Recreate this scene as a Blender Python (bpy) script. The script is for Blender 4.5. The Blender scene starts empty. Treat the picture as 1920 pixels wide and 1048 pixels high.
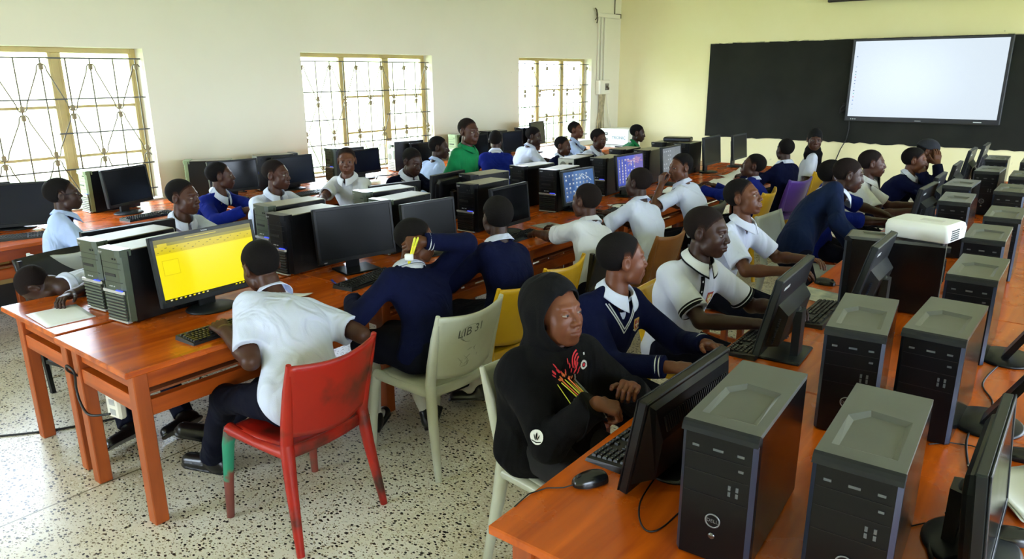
import bpy, bmesh, math, random
import numpy as np
from mathutils import Vector, Matrix, Euler
random.seed(7)
SC = bpy.context.scene
COL = SC.collection
PI = math.pi
rad = math.radians

# ------------------------------------------------------------------ materials
def lin(c):
    return tuple(((x/255)/12.92 if x <= 10 else (((x/255)+.055)/1.055)**2.4) for x in c)+(1.0,)

MATS = {}
def mat(name, col, rough=.5, metal=0., spec=.5, noise=0., nscale=8., bump=0., bscale=60., coat=0., emit=None, estr=0., stretch=None, col2=None, rnoise=0., sss=0., sheen=0., fold=0.):
    """plain procedural principled material; col in 0-255 display values"""
    if name in MATS: return MATS[name]
    m = bpy.data.materials.new(name); m.use_nodes = True
    nt = m.node_tree; b = nt.nodes['Principled BSDF']
    c = lin(col)
    b.inputs['Base Color'].default_value = c
    b.inputs['Roughness'].default_value = rough
    b.inputs['Metallic'].default_value = metal
    b.inputs['Specular IOR Level'].default_value = spec
    if coat: b.inputs['Coat Weight'].default_value = coat; b.inputs['Coat Roughness'].default_value = .12
    if sheen: b.inputs['Sheen Weight'].default_value = sheen; b.inputs['Sheen Roughness'].default_value = .5
    if emit is not None:
        b.inputs['Emission Color'].default_value = lin(emit); b.inputs['Emission Strength'].default_value = estr
    if noise or bump or col2 is not None or rnoise:
        tc = nt.nodes.new('ShaderNodeTexCoord')
        src = tc.outputs['Object']
        if stretch:
            mp = nt.nodes.new('ShaderNodeMapping'); mp.inputs['Scale'].default_value = stretch
            nt.links.new(src, mp.inputs[0]); src = mp.outputs[0]
        n = nt.nodes.new('ShaderNodeTexNoise'); n.inputs['Scale'].default_value = nscale; n.inputs['Detail'].default_value = 5
        nt.links.new(src, n.inputs['Vector'])
        if noise or col2 is not None:
            r = nt.nodes.new('ShaderNodeValToRGB')
            r.color_ramp.elements[0].position = .3; r.color_ramp.elements[1].position = .7
            if col2 is not None:
                r.color_ramp.elements[0].color = c; r.color_ramp.elements[1].color = lin(col2)
            else:
                r.color_ramp.elements[0].color = tuple(x*(1-noise) for x in c[:3])+(1,)
                r.color_ramp.elements[1].color = tuple(min(1, x*(1+noise)) for x in c[:3])+(1,)
            nt.links.new(n.outputs[0], r.inputs[0]); nt.links.new(r.outputs[0], b.inputs['Base Color'])
        if rnoise:
            mr = nt.nodes.new('ShaderNodeMapRange'); mr.inputs['To Min'].default_value = max(0, rough-rnoise); mr.inputs['To Max'].default_value = rough+rnoise
            nt.links.new(n.outputs[0], mr.inputs[0]); nt.links.new(mr.outputs[0], b.inputs['Roughness'])
        if bump:
            n2 = nt.nodes.new('ShaderNodeTexNoise'); n2.inputs['Scale'].default_value = bscale; n2.inputs['Detail'].default_value = 3
            nt.links.new(src, n2.inputs['Vector'])
            bp = nt.nodes.new('ShaderNodeBump'); bp.inputs['Strength'].default_value = bump; bp.inputs['Distance'].default_value = .004
            nt.links.new(n2.outputs[0], bp.inputs['Height']); nt.links.new(bp.outputs[0], b.inputs['Normal'])
    if fold:
        tc = nt.nodes.new('ShaderNodeTexCoord'); mp = nt.nodes.new('ShaderNodeMapping'); mp.inputs['Scale'].default_value = (1, 1, .45); mp.inputs['Rotation'].default_value = (.5, .4, .3)
        nt.links.new(tc.outputs['Object'], mp.inputs[0])
        n3 = nt.nodes.new('ShaderNodeTexNoise'); n3.inputs['Scale'].default_value = 8.5; n3.inputs['Detail'].default_value = 1.8; n3.inputs['Distortion'].default_value = .8; nt.links.new(mp.outputs[0], n3.inputs['Vector'])
        b3 = nt.nodes.new('ShaderNodeBump'); b3.inputs['Strength'].default_value = fold; b3.inputs['Distance'].default_value = .07; nt.links.new(n3.outputs[0], b3.inputs['Height'])
        if b.inputs['Normal'].links: nt.links.new(b3.outputs[0], b.inputs['Normal'].links[0].from_node.inputs['Normal'])
        else: nt.links.new(b3.outputs[0], b.inputs['Normal'])
    MATS[name] = m
    return m

# ------------------------------------------------------------------ mesh building
class MB:
    def __init__(s): s.v = []; s.f = []; s.m = []; s.sm = []; s.X = Matrix(); s.mi = 0
    def add(s, vs, fs, smooth=False):
        b = len(s.v); X = s.X
        s.v += [tuple(X @ Vector(v)) for v in vs]
        s.f += [tuple(b+i for i in f) for f in fs]
        s.m += [s.mi]*len(fs); s.sm += [smooth]*len(fs)
        return s
    def box(s, x0, x1, y0, y1, z0, z1, c=0.):
        if c <= 0:
            s.add([(x, y, z) for x in (x0, x1) for y in (y0, y1) for z in (z0, z1)],
                  [(0, 1, 3, 2), (4, 6, 7, 5), (0, 4, 5, 1), (2, 3, 7, 6), (0, 2, 6, 4), (1, 5, 7, 3)])
            return s
        lo = (x0, y0, z0); hi = (x1, y1, z1)
        c = min(c, (x1-x0)*.49, (y1-y0)*.49, (z1-z0)*.49)
        vs = []; ix = {}
        for i in (0, 1):
            for j in (0, 1):
                for k in (0, 1):
                    sg = (i, j, k)
                    for a in range(3):
                        p = []
                        for q in range(3):
                            base = hi[q] if sg[q] else lo[q]
                            if q != a: base += -c if sg[q] else c
                            p.append(base)
                        ix[(i, j, k, a)] = len(vs); vs.append(tuple(p))
        fs = []
        for a in range(3):
            o = [q for q in range(3) if q != a]
            for sg in (0, 1):
                ring = []
                for (u, w) in ((0, 0), (1, 0), (1, 1), (0, 1)):
                    t = [0, 0, 0]; t[a] = sg; t[o[0]] = u; t[o[1]] = w
                    ring.append(ix[(*t, a)])
                if (sg == 0) != (a == 1): ring = ring[::-1]
                fs.append(tuple(ring))
        for a in range(3):
            o = [q for q in range(3) if q != a]
            for u in (0, 1):
                for w in (0, 1):
                    t0 = [0, 0, 0]; t0[o[0]] = u; t0[o[1]] = w; t1 = list(t0); t1[a] = 1
                    fs.append((ix[(*t0, o[0])], ix[(*t1, o[0])], ix[(*t1, o[1])], ix[(*t0, o[1])]))
        for i in (0, 1):
            for j in (0, 1):
                for k in (0, 1):
                    fs.append((ix[(i, j, k, 0)], ix[(i, j, k, 1)], ix[(i, j, k, 2)]))
        return s.add(vs, fs)
    def tube(s, pts, r, n=8, closed=False, smooth=True, caps=True):
        pts = [Vector(p) for p in pts]; N = len(pts); rr = r if isinstance(r, (list, tuple)) else [r]*N
        vs = []; fs = []; prev = None
        for i, p in enumerate(pts):
            if closed: t = pts[(i+1) % N]-pts[i-1]
            else: t = pts[min(i+1, N-1)]-pts[max(i-1, 0)]
            if t.length < 1e-9: t = Vector((0, 0, 1))
            t.normalize()
            if prev is None:
                a = Vector((0, 0, 1)) if abs(t.z) < .9 else Vector((1, 0, 0))
                u = t.cross(a).normalized()
            else:
                u = prev-t*prev.dot(t)
                u = u.normalized() if u.length > 1e-6 else t.orthogonal().normalized()
            prev = u; w = t.cross(u)
            for k in range(n):
                an = 2*PI*k/n
                vs.append(p+(u*math.cos(an)+w*math.sin(an))*rr[i])
        M = N if closed else N-1
        for i in range(M):
            for k in range(n):
                a = i*n+k; b = i*n+(k+1) % n; j = (i+1) % N
                fs.append((a, b, j*n+(k+1) % n, j*n+k))
        s.add(vs, fs, smooth)
        if caps and not closed:
            s.add(vs[:n], [tuple(range(n))[::-1]]); s.add(vs[-n:], [tuple(range(n))])
        return s
    def lathe(s, prof, n=24, smooth=True, sx=1, sy=1, cap=True):
        vs = []; fs = []
        for (r, z) in prof:
            for k in range(n):
                a = 2*PI*k/n; vs.append((r*math.cos(a)*sx, r*math.sin(a)*sy, z))
        for i in range(len(prof)-1):
            for k in range(n):
                fs.append((i*n+k, i*n+(k+1) % n, (i+1)*n+(k+1) % n, (i+1)*n+k))
        s.add(vs, fs, smooth)
        if cap:
            s.add(vs[:n], [tuple(range(n))[::-1]]); s.add(vs[-n:], [tuple(range(n))])
        return s
    def prism(s, poly, z0, z1, smooth=False):
        n = len(poly)
        vs = [(x, y, z0) for x, y in poly]+[(x, y, z1) for x, y in poly]
        fs = [tuple(range(n))[::-1], tuple(range(n, 2*n))]+[(i, (i+1) % n, n+(i+1) % n, n+i) for i in range(n)]
        return s.add(vs, fs, smooth)
    def grid(s, fn, nu, nv, smooth=True, thick=0., cu=False):
        """surface fn(u,v)->(x,y,z); optional thickness"""
        P = [[Vector(fn(i/(nu-1), j/(nv-1))) for j in range(nv)] for i in range(nu)]
        vs = [P[i][j] for i in range(nu) for j in range(nv)]
        fs = [(i*nv+j, (i+1)*nv+j, (i+1)*nv+j+1, i*nv+j+1) for i in range(nu-1) for j in range(nv-1)]
        if not thick: return s.add(vs, fs, smooth)
        nr = []
        for i in range(nu):
            for j in range(nv):
                a = P[min(i+1, nu-1)][j]-P[max(i-1, 0)][j]; b = P[i][min(j+1, nv-1)]-P[i][max(j-1, 0)]
                c = a.cross(b); nr.append(c.normalized() if c.length > 1e-12 else Vector((0, 0, 1)))
        n = len(vs)
        v2 = [v-k*thick for v, k in zip(vs, nr)]
        f2 = [tuple(n+i for i in f[::-1]) for f in fs]
        ed = [i*nv for i in range(nu)]+[(nu-1)*nv+j for j in range(1, nv)]+[i*nv+nv-1 for i in range(nu-2, -1, -1)]+[j for j in range(nv-2, 0, -1)]
        f3 = [(ed[i], n+ed[i], n+ed[(i+1) % len(ed)], ed[(i+1) % len(ed)])[::-1] for i in range(len(ed))]
        return s.add(vs+v2, fs+f2+f3, smooth)
    def build(s, name, mats, parent=None, fix=True):
        me = bpy.data.meshes.new(name)
        me.from_pydata([tuple(v) for v in s.v], [], s.f)
        if not isinstance(mats, (list, tuple)): mats = [mats]
        for m in mats: me.materials.append(m)
        me.polygons.foreach_set('material_index', s.m); me.polygons.foreach_set('use_smooth', s.sm)
        if fix:
            bm = bmesh.new(); bm.from_mesh(me); bmesh.ops.recalc_face_normals(bm, faces=bm.faces); bm.to_mesh(me); bm.free()
        me.update()
        o = bpy.data.objects.new(name, me); COL.objects.link(o)
        if parent: o.parent = parent
        return o

def T(x=0, y=0, z=0): return Matrix.Translation((x, y, z))
def RZ(a): return Matrix.Rotation(rad(a), 4, 'Z')
def RX(a): return Matrix.Rotation(rad(a), 4, 'X')
def RY(a): return Matrix.Rotation(rad(a), 4, 'Y')

def tag(o, label, cat, group=None, kind=None):
    if label: o['label'] = label
    if cat: o['category'] = cat
    if group: o['group'] = group
    if kind: o['kind'] = kind
    return o
def thing(name, label, cat, loc=(0, 0, 0), rz=0., group=None):
    o = bpy.data.objects.new(name, None); o.empty_display_size = .05; COL.objects.link(o)
    o.location = loc; o.rotation_euler = (0, 0, rad(rz))
    return tag(o, label, cat, group)
def struct(o): o['kind'] = 'structure'; return o
KIDS = {}
def dup(root, loc, rz, label, group=None):
    kids = {}
    for o in COL.objects:
        if o.parent: kids.setdefault(o.parent, []).append(o)
    r = root.copy(); COL.objects.link(r); r.location = loc; r.rotation_euler = (0, 0, rad(rz)); r['label'] = label
    if group: r['group'] = group
    def rec(a, b):
        for ch in kids.get(a, []):
            c = ch.copy(); COL.objects.link(c); c.parent = b; rec(ch, c)
    rec(root, r)
    return r

def text_geo(txt, size):
    cu = bpy.data.curves.new('t', 'FONT'); cu.body = txt; cu.size = size; cu.align_x = 'CENTER'; cu.align_y = 'CENTER'; cu.resolution_u = 3
    o = bpy.data.objects.new('t', cu); COL.objects.link(o)
    dg = bpy.context.evaluated_depsgraph_get(); ev = o.evaluated_get(dg); me = ev.to_mesh()
    vs = [tuple(v.co) for v in me.vertices]; fs = [tuple(p.vertices) for p in me.polygons]
    ev.to_mesh_clear(); bpy.data.objects.remove(o); bpy.data.curves.remove(cu)
    return vs, fs
# ================================================================== ROOM
WX, BY, ROOMX, FY, CZ = -7.05, 12.35, 3.6, -3.2, 3.7
def wall_mat(name, c, c2, rough=.75, dado=None, dz=.0, plinth=None, pz=.0):
    m = bpy.data.materials.new(name); m.use_nodes = True; nt = m.node_tree; b = nt.nodes['Principled BSDF']
    tc = nt.nodes.new('ShaderNodeTexCoord'); n = nt.nodes.new('ShaderNodeTexNoise'); n.inputs['Scale'].default_value = .9; n.inputs['Detail'].default_value = 8; n.inputs['Roughness'].default_value = .62
    nt.links.new(tc.outputs['Object'], n.inputs['Vector'])
    r = nt.nodes.new('ShaderNodeValToRGB'); r.color_ramp.elements[0].position = .32; r.color_ramp.elements[1].position = .68
    r.color_ramp.elements[0].color = lin(c); r.color_ramp.elements[1].color = lin(c2); nt.links.new(n.outputs[0], r.inputs[0])
    out = r.outputs[0]
    # thin dark scuffs
    n3 = nt.nodes.new('ShaderNodeTexNoise'); n3.inputs['Scale'].default_value = 3.2; n3.inputs['Detail'].default_value = 10
    nt.links.new(tc.outputs['Object'], n3.inputs['Vector'])
    r3 = nt.nodes.new('ShaderNodeValToRGB'); r3.color_ramp.elements[0].position = .72; r3.color_ramp.elements[1].position = .76
    nt.links.new(n3.outputs[0], r3.inputs[0])
    mx = nt.nodes.new('ShaderNodeMix'); mx.data_type = 'RGBA'; mx.inputs['B'].default_value = lin((150, 140, 112))
    nt.links.new(r3.outputs[0], mx.inputs['Factor']); nt.links.new(out, mx.inputs['A']); out = mx.outputs['Result']
    sx = nt.nodes.new('ShaderNodeSeparateXYZ'); nt.links.new(tc.outputs['Object'], sx.inputs[0])
    for colr, z in ((dado, dz), (plinth, pz)):
        if colr is None: continue
        ad = nt.nodes.new('ShaderNodeMath'); ad.operation = 'MULTIPLY_ADD'; ad.inputs[1].default_value = .02; nt.links.new(n3.outputs[0], ad.inputs[0]); nt.links.new(sx.outputs['Z'], ad.inputs[2])
        lt = nt.nodes.new('ShaderNodeMath'); lt.operation = 'LESS_THAN'; lt.inputs[1].default_value = z+.01; nt.links.new(ad.outputs[0], lt.inputs[0])
        n4 = nt.nodes.new('ShaderNodeTexNoise'); n4.inputs['Scale'].default_value = 6; n4.inputs['Detail'].default_value = 8; nt.links.new(tc.outputs['Object'], n4.inputs['Vector'])
        r4 = nt.nodes.new('ShaderNodeValToRGB'); cc = lin(colr); r4.color_ramp.elements[0].position = .3; r4.color_ramp.elements[1].position = .7
        r4.color_ramp.elements[0].color = tuple(x*.75 for x in cc[:3])+(1,); r4.color_ramp.elements[1].color = tuple(x*1.2 for x in cc[:3])+(1,); nt.links.new(n4.outputs[0], r4.inputs[0])
        m2 = nt.nodes.new('ShaderNodeMix'); m2.data_type = 'RGBA'; nt.links.new(lt.outputs[0], m2.inputs['Factor']); nt.links.new(out, m2.inputs['A']); nt.links.new(r4.outputs[0], m2.inputs['B']); out = m2.outputs['Result']
    nt.links.new(out, b.inputs['Base Color']); b.inputs['Roughness'].default_value = rough
    bp = nt.nodes.new('ShaderNodeBump'); bp.inputs['Strength'].default_value = .12; bp.inputs['Distance'].default_value = .01
    n5 = nt.nodes.new('ShaderNodeTexNoise'); n5.inputs['Scale'].default_value = 7; n5.inputs['Detail'].default_value = 6; nt.links.new(tc.outputs['Object'], n5.inputs['Vector'])
    nt.links.new(n5.outputs[0], bp.inputs['Height']); nt.links.new(bp.outputs[0], b.inputs['Normal'])
    return m

def floor_mat():
    m = bpy.data.materials.new('terrazzo'); m.use_nodes = True; nt = m.node_tree; b = nt.nodes['Principled BSDF']; L = nt.links
    tc = nt.nodes.new('ShaderNodeTexCoord')
    def noise(sc, det=5):
        n = nt.nodes.new('ShaderNodeTexNoise'); n.inputs['Scale'].default_value = sc; n.inputs['Detail'].default_value = det; L.new(tc.outputs['Object'], n.inputs['Vector']); return n
    n1 = noise(1.1, 7)
    r = nt.nodes.new('ShaderNodeValToRGB'); r.color_ramp.elements[0].position = .34; r.color_ramp.elements[1].position = .66
    r.color_ramp.elements[0].color = lin((206, 196, 168)); r.color_ramp.elements[1].color = lin((228, 225, 214)); L.new(n1.outputs[0], r.inputs[0])
    out = r.outputs[0]
    def chips(scale, size, keep, col, stretch=(1, 1.5, 1)):
        nonlocal out
        mp = nt.nodes.new('ShaderNodeMapping'); mp.inputs['Scale'].default_value = stretch; mp.inputs['Rotation'].default_value = (0, 0, .5+scale)
        nw = noise(scale*1.3, 2); ad = nt.nodes.new('ShaderNodeVectorMath'); ad.operation = 'MULTIPLY_ADD'; ad.inputs[1].default_value = (.014, .014, 0)
        L.new(nw.outputs['Color'], ad.inputs[0]); L.new(tc.outputs['Object'], ad.inputs[2]); L.new(ad.outputs[0], mp.inputs[0])
        v = nt.nodes.new('ShaderNodeTexVoronoi'); v.voronoi_dimensions = '2D'; v.inputs['Scale'].default_value = scale; L.new(mp.outputs[0], v.inputs['Vector'])
        sp = nt.nodes.new('ShaderNodeSeparateColor'); L.new(v.outputs['Color'], sp.inputs[0])
        mul = nt.nodes.new('ShaderNodeMath'); mul.operation = 'MULTIPLY'; mul.inputs[1].default_value = size; L.new(sp.outputs[0], mul.inputs[0])
        lt = nt.nodes.new('ShaderNodeMath'); lt.operation = 'LESS_THAN'; L.new(v.outputs['Distance'], lt.inputs[0]); L.new(mul.outputs[0], lt.inputs[1])
        g = nt.nodes.new('ShaderNodeMath'); g.operation = 'LESS_THAN'; g.inputs[1].default_value = keep; L.new(sp.outputs[1], g.inputs[0])
        k = nt.nodes.new('ShaderNodeMath'); k.operation = 'MULTIPLY'; L.new(lt.outputs[0], k.inputs[0]); L.new(g.outputs[0], k.inputs[1])
        mx = nt.nodes.new('ShaderNodeMix'); mx.data_type = 'RGBA'; mx.inputs['B'].default_value = lin(col); L.new(k.outputs[0], mx.inputs['Factor']); L.new(out, mx.inputs['A']); out = mx.outputs['Result']
    chips(80, .40, .6, (164, 152, 124)); chips(48, .40, .5, (228, 224, 212)); chips(46, .36, .40, (124, 112, 88)); chips(34, .31, .55, (44, 40, 34)); chips(24, .25, .30, (38, 35, 31))
    # floor dividers every 2.4 m
    for ax in (0, 1):
        sx = nt.nodes.new('ShaderNodeSeparateXYZ'); L.new(tc.outputs['Object'], sx.inputs[0])
        a = nt.nodes.new('ShaderNodeMath'); a.operation = 'ADD'; a.inputs[1].default_value = (20.0+.27, 20.0-1.05)[ax]; L.new(sx.outputs[ax], a.inputs[0])
        md = nt.nodes.new('ShaderNodeMath'); md.operation = 'MODULO'; md.inputs[1].default_value = 2.4; L.new(a.outputs[0], md.inputs[0])
        lt = nt.nodes.new('ShaderNodeMath'); lt.operation = 'LESS_THAN'; lt.inputs[1].default_value = .010; L.new(md.outputs[0], lt.inputs[0])
        mx = nt.nodes.new('ShaderNodeMix'); mx.data_type = 'RGBA'; mx.inputs['B'].default_value = lin((214, 206, 172) if ax else (120, 112, 88)); L.new(lt.outputs[0], mx.inputs['Factor']); L.new(out, mx.inputs['A']); out = mx.outputs['Result']
    # yellow-brown stains
    n2 = noise(2.3, 6); r2 = nt.nodes.new('ShaderNodeValToRGB'); r2.color_ramp.elements[0].position = .52; r2.color_ramp.elements[1].position = .75; L.new(n2.outputs[0], r2.inputs[0])
    mm = nt.nodes.new('ShaderNodeMath'); mm.operation = 'MULTIPLY'; mm.inputs[1].default_value = .45; L.new(r2.outputs[0], mm.inputs[0])
    mx = nt.nodes.new('ShaderNodeMix'); mx.data_type = 'RGBA'; mx.blend_type = 'MULTIPLY'; mx.inputs['B'].default_value = lin((205, 180, 128)); L.new(mm.outputs[0], mx.inputs['Factor']); L.new(out, mx.inputs['A'])
    L.new(mx.outputs['Result'], b.inputs['Base Color'])
    mr = nt.nodes.new('ShaderNodeMapRange'); mr.inputs['To Min'].default_value = .16; mr.inputs['To Max'].default_value = .42; L.new(n1.outputs[0], mr.inputs[0]); L.new(mr.outputs[0], b.inputs['Roughness'])
    return m

M_wl = wall_mat('paint_left', (224, 219, 200), (229, 224, 206), dado=(176, 150, 92), dz=.66, plinth=(46, 42, 38), pz=.20)
M_wb = wall_mat('paint_back', (233, 224, 178), (238, 230, 190), plinth=(150, 146, 130), pz=.16)
M_white = mat('ceiling_white', (236, 234, 226), .8)
WINS = [(1.33, 3.44), (5.20, 7.31), (9.24, 11.36)]; WZ0, WZ1 = .735, 2.15
def wall_with_holes(name, along, pos, lo, hi, holes, z0, z1, t, m, cz=CZ):
    """wall in a plane of constant x (along='y') or y (along='x'); pos = inner face, t signed thickness"""
    mb = MB()
    def bx(a, b, c, d):
        p, q = sorted((pos, pos+t))
        mb.box(p, q, a, b, c, d) if along == 'y' else mb.box(a, b, p, q, c, d)
    cur = lo
    for a, b in holes:
        bx(cur, a, 0, cz); bx(a, b, 0, z0); bx(a, b, z1, cz); cur = b
    bx(cur, hi, 0, cz)
    return struct(mb.build(name, m))
wall_with_holes('wall_left', 'y', WX, FY, BY, WINS, WZ0, WZ1, -.24, M_wl)
mb = MB(); mb.box(WX-.24, ROOMX+.24, BY, BY+.24, 0, CZ); struct(mb.build('wall_back', M_wb))
RW = [(-2.2, 0.2), (1.4, 4.0), (5.2, 7.8), (9.0, 11.4)]
wall_with_holes('wall_right', 'y', ROOMX, FY, BY, RW, .8, 2.5, .24, M_wb)
FW = [(-6.2, -3.8)]
wall_with_holes('wall_front', 'x', FY, WX-.24, ROOMX+.24, FW, .8, 2.5, -.24, M_wb)
mb = MB(); mb.box(WX-.24, ROOMX+.24, FY-.24, BY+.24, -.12, 0); struct(mb.build('floor', floor_mat()))
mb = MB(); mb.box(WX-.24, ROOMX+.24, FY-.24, BY+.24, CZ, CZ+.15); struct(mb.build('ceiling', M_white))

# glass: mostly lets light straight through, with a little mirror at grazing angles
gm = bpy.data.materials.new('window_glass'); gm.use_nodes = True; nt = gm.node_tree; nt.nodes.clear()
o_ = nt.nodes.new('ShaderNodeOutputMaterial'); tr = nt.nodes.new('ShaderNodeBsdfTransparent'); gl = nt.nodes.new('ShaderNodeBsdfGlossy'); gl.inputs['Roughness'].default_value = .02
fr = nt.nodes.new('ShaderNodeLayerWeight'); fr.inputs['Blend'].default_value = .06; ms = nt.nodes.new('ShaderNodeMixShader')
nt.links.new(fr.outputs['Fresnel'], ms.inputs[0]); fr.outputs['Facing']; nt.links.new(tr.outputs[0], ms.inputs[1]); nt.links.new(gl.outputs[0], ms.inputs[2]); nt.links.new(ms.outputs[0], o_.inputs[0])

M_frame = mat('frame_cream', (186, 166, 108), .5, noise=.15, nscale=5)
M_grille = mat('grille_paint', (92, 84, 62), .5, noise=.2, nscale=12)
M_rod = mat('rod_grey', (70, 69, 64), .5)
M_knot = mat('collar_tan', (130, 116, 80), .5)
def window(k, y0, y1, detail=True):
    xo = WX-.17
    mb = MB(); w = y1-y0; z0, z1 = WZ0, WZ1
    def bx(a, b, c, d, t=.04): mb.box(xo-t/2, xo+t/2, a, b, c, d, .004)
    e = .045
    bx(y0, y0+e, z0, z1); bx(y1-e, y1, z0, z1); bx(y0+e, y1-e, z0, z0+e); bx(y0+e, y1-e, z1-e, z1)
    ms_ = [y0+w*.325, y0+w*.665]
    for q in ms_: bx(q-.03, q+.03, z0+e, z1-e, .05)
    o = struct(mb.build('window_%d' % k, M_frame)); tag(o, None, None)
    segs = [(y0+e, ms_[0]-.03), (ms_[0]+.03, ms_[1]-.03), (ms_[1]+.03, y1-e)]
    for i, (a, b) in enumerate(segs):
        mb = MB()
        if i > 0:
            for fz in (.36, .67): mb.box(xo-.012, xo+.012, a, b, z1-(z1-z0)*fz-.012, z1-(z1-z0)*fz+.012)
            mb.box(xo-.02, xo+.02, a, a+.022, z0+e, z1-e); mb.box(xo-.02, xo+.02, b-.022, b, z0+e, z1-e)
            mb.build('casement', M_frame, o)
        mb = MB(); mb.box(xo-.003, xo+.003, a, b, z0+e, z1-e); mb.build('pane', gm, o)
    mb = MB(); mb.box(WX-.155, WX+.035, y0-.0, y1+.0, z0-.001, z0+.022, .004); mb.build('sill', M_white, o)
    # burglar grille
    xg = WX-.075; H = z1-z0; g = None
    nb = 11; ys = [y0+.05+(w-.10)*i/(nb-1) for i in range(nb)]
    mb = MB()
    for y in ys: mb.box(xg-.005, xg+.005, y-.005, y+.005, z0+.02, z1-.09)
    g = mb.build('grille', M_grille, o)
    for fz, a, b in ((.065, 0, 1), (.31, 0, 1), (.54, 0, .30), (.52, .62, 1), (.745, 0, 1), (.92, 0, 1)):
        mb = MB(); z = z1-H*fz; mb.box(xg+.004, xg+.014, y0+w*a+.002, y0+w*b-.002, z-.006, z+.006); mb.build('grille_bar', M_rod, g)
    lay = [(.10, .38, 0), (.40, .66, 1), (.68, .95, 0)]
    for f0, f1, odd in lay:
        pts = []
        zt, zb = z1-H*f0, z1-H*f1
        for i in range(nb):
            top = (i % 2) == odd; z = zt if top else zb; dz = -.05 if top else .05
            for dy, q in ((-.042, dz*1.25), (-.034, dz*.4), (-.018, 0), (0, dz*.25), (.018, 0), (.034, dz*.4), (.042, dz*1.25)):
                y = ys[i]+dy
                if y0+.01 < y < y1-.01: pts.append((xg+.008, y, z+q))
        mb = MB(); mb.tube(pts, .0052, 6); mb.build('grille_rod', M_grille, g)
        mb = MB()
        for i in range(nb):
            top = (i % 2) == odd; z = (zt if top else zb)+(-.022 if top else .022)
            mb.box(xg-.012, xg+.016, ys[i]-.017, ys[i]+.017, z-.026, z+.026, .006)
        mb.build('grille_collar', M_knot, g)
    return o
for k, (a, b) in enumerate(WINS): window(k+1, a, b)

# unseen windows of the right and camera-side walls: frames and panes
def unseen_plain_window(k, along, pos, a, b, z0=.8, z1=2.5):
    mb = MB()
    def bx(u0, u1, c, d):
        mb.box(pos-.02, pos+.02, u0, u1, c, d) if along == 'y' else mb.box(u0, u1, pos-.02, pos+.02, c, d)
    bx(a, a+.05, z0, z1); bx(b-.05, b, z0, z1); bx(a+.05, b-.05, z0, z0+.05); bx(a+.05, b-.05, z1-.05, z1); bx((a+b)/2-.03, (a+b)/2+.03, z0+.05, z1-.05)
    o = struct(mb.build('window_%d' % k, M_frame))
    for u0, u1 in ((a+.05, (a+b)/2-.03), ((a+b)/2+.03, b-.05)):
        mb = MB()
        mb.box(pos-.003, pos+.003, u0, u1, z0+.05, z1-.05) if along == 'y' else mb.box(u0, u1, pos-.003, pos+.003, z0+.05, z1-.05)
        mb.build('pane', gm, o)
for i, (a, b) in enumerate(RW): unseen_plain_window(4+i, 'y', ROOMX+.12, a, b)
for i, (a, b) in enumerate(FW): unseen_plain_window(8+i, 'x', FY-.12, a, b)

# outside: lawn and a pale neighbouring building
mb = MB(); mb.box(-40, 30, -30, 45, -.5, -.35); struct(mb.build('lawn', mat('lawn_green', (150, 165, 120), .9, noise=.2, nscale=3)))
nb_ = thing('neighbour_building', 'pale building with green band seen through the barred windows', 'building', (-19, 6, -.35))
mb = MB(); mb.box(-1, 0, -18, 18, 0, 3.0); mb.build('wall', mat('neighbour_wall', (236, 226, 190), .8, noise=.05, nscale=1), nb_)
mb = MB(); mb.box(-1.6, .5, -18.3, 18.3, 3.0, 3.5); mb.build('roof_edge', mat('neighbour_green', (140, 190, 150), .7), nb_)

# blackboard, second board edge, pipes
M_board = mat('board_black', (22, 23, 21), .7, spec=.2, col2=(36, 38, 34), nscale=2.2, bump=.3, bscale=25, rnoise=.1)
bb = thing('blackboard', 'long black painted blackboard across the back wall', 'blackboard', (-3.0, BY, .83))
rng = random.Random(3); top = []; bot = []
for i in range(81):
    x = -2.27+i*6.2/80
    top.append((x, 1.555+rng.uniform(-.006, .006))); bot.append((x, rng.uniform(-.012, .012)))
mb = MB(); mb.X = RX(90) ; mb.prism(bot+top[::-1], .002, .014); bo = mb.build('board_surface', M_board, bb)
mb = MB()
for i in range(80):
    if rng.random() < .8:
        (x, z) = top[i]; mb.box(x, x+.078, -.018, -.002, z-.004, z+.006+rng.uniform(0, .006))
mb.build('plaster_edge', mat('plaster_edge', (196, 188, 150), .8), bb)
ob_ = thing('roller_screen', 'dark rolled screen fixed high above the white display', 'screen', (-3.4, BY, 2.93))
mb = MB(); mb.box(0, 2.6, -.09, -.03, 0, .12, .01); mb.build('tube', mat('roller_dark', (48, 42, 36), .5), ob_)
mb = MB(); mb.box(.05, .10, -.05, -.001, .02, .16); mb.box(2.5, 2.55, -.05, -.001, .02, .16); mb.build('bracket', M_rod, ob_)

# interactive display
ds = thing('interactive_display', 'large white lit display hung on the right of the blackboard', 'display', (-1.935, BY-.125, 1.17))
mb = MB(); mb.box(-1.02, 1.02, 0, .075, 0, 1.215, .012); mb.build('housing', mat('display_black', (22, 24, 30), .35), ds)
mb = MB(); mb.box(-.975, .975, -.003, .001, .075, 1.175)
mb.build('screen', mat('display_white', (14, 14, 16), .2, spec=.3, emit=(222, 236, 248), estr=.205), ds)
mb = MB(); mb.mi = 0
cl = [(90, 110, 160), (90, 120, 190), (180, 80, 110), (60, 160, 150), (60, 70, 110), (150, 170, 210)]
for i, z in enumerate((.95, .80, .73, .69, .65, .60, .555, .505, .455, .41, .36, .31, .25, .19)):
    mb.mi = (i*5) % 6; mb.box(-.945+.01, -.945+.024, -.0045, -.0032, z, z+.012)
mb.build('toolbar', [mat('icon_%d' % i, c, .4, emit=c, estr=.1) for i, c in enumerate(cl)], ds)
mb = MB(); mb.box(-.04, .04, -.003, .0, .028, .034); [mb.box(-.93+i*.03, -.915+i*.03, -.003, 0, .03, .042) for i in range(3)]
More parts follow.
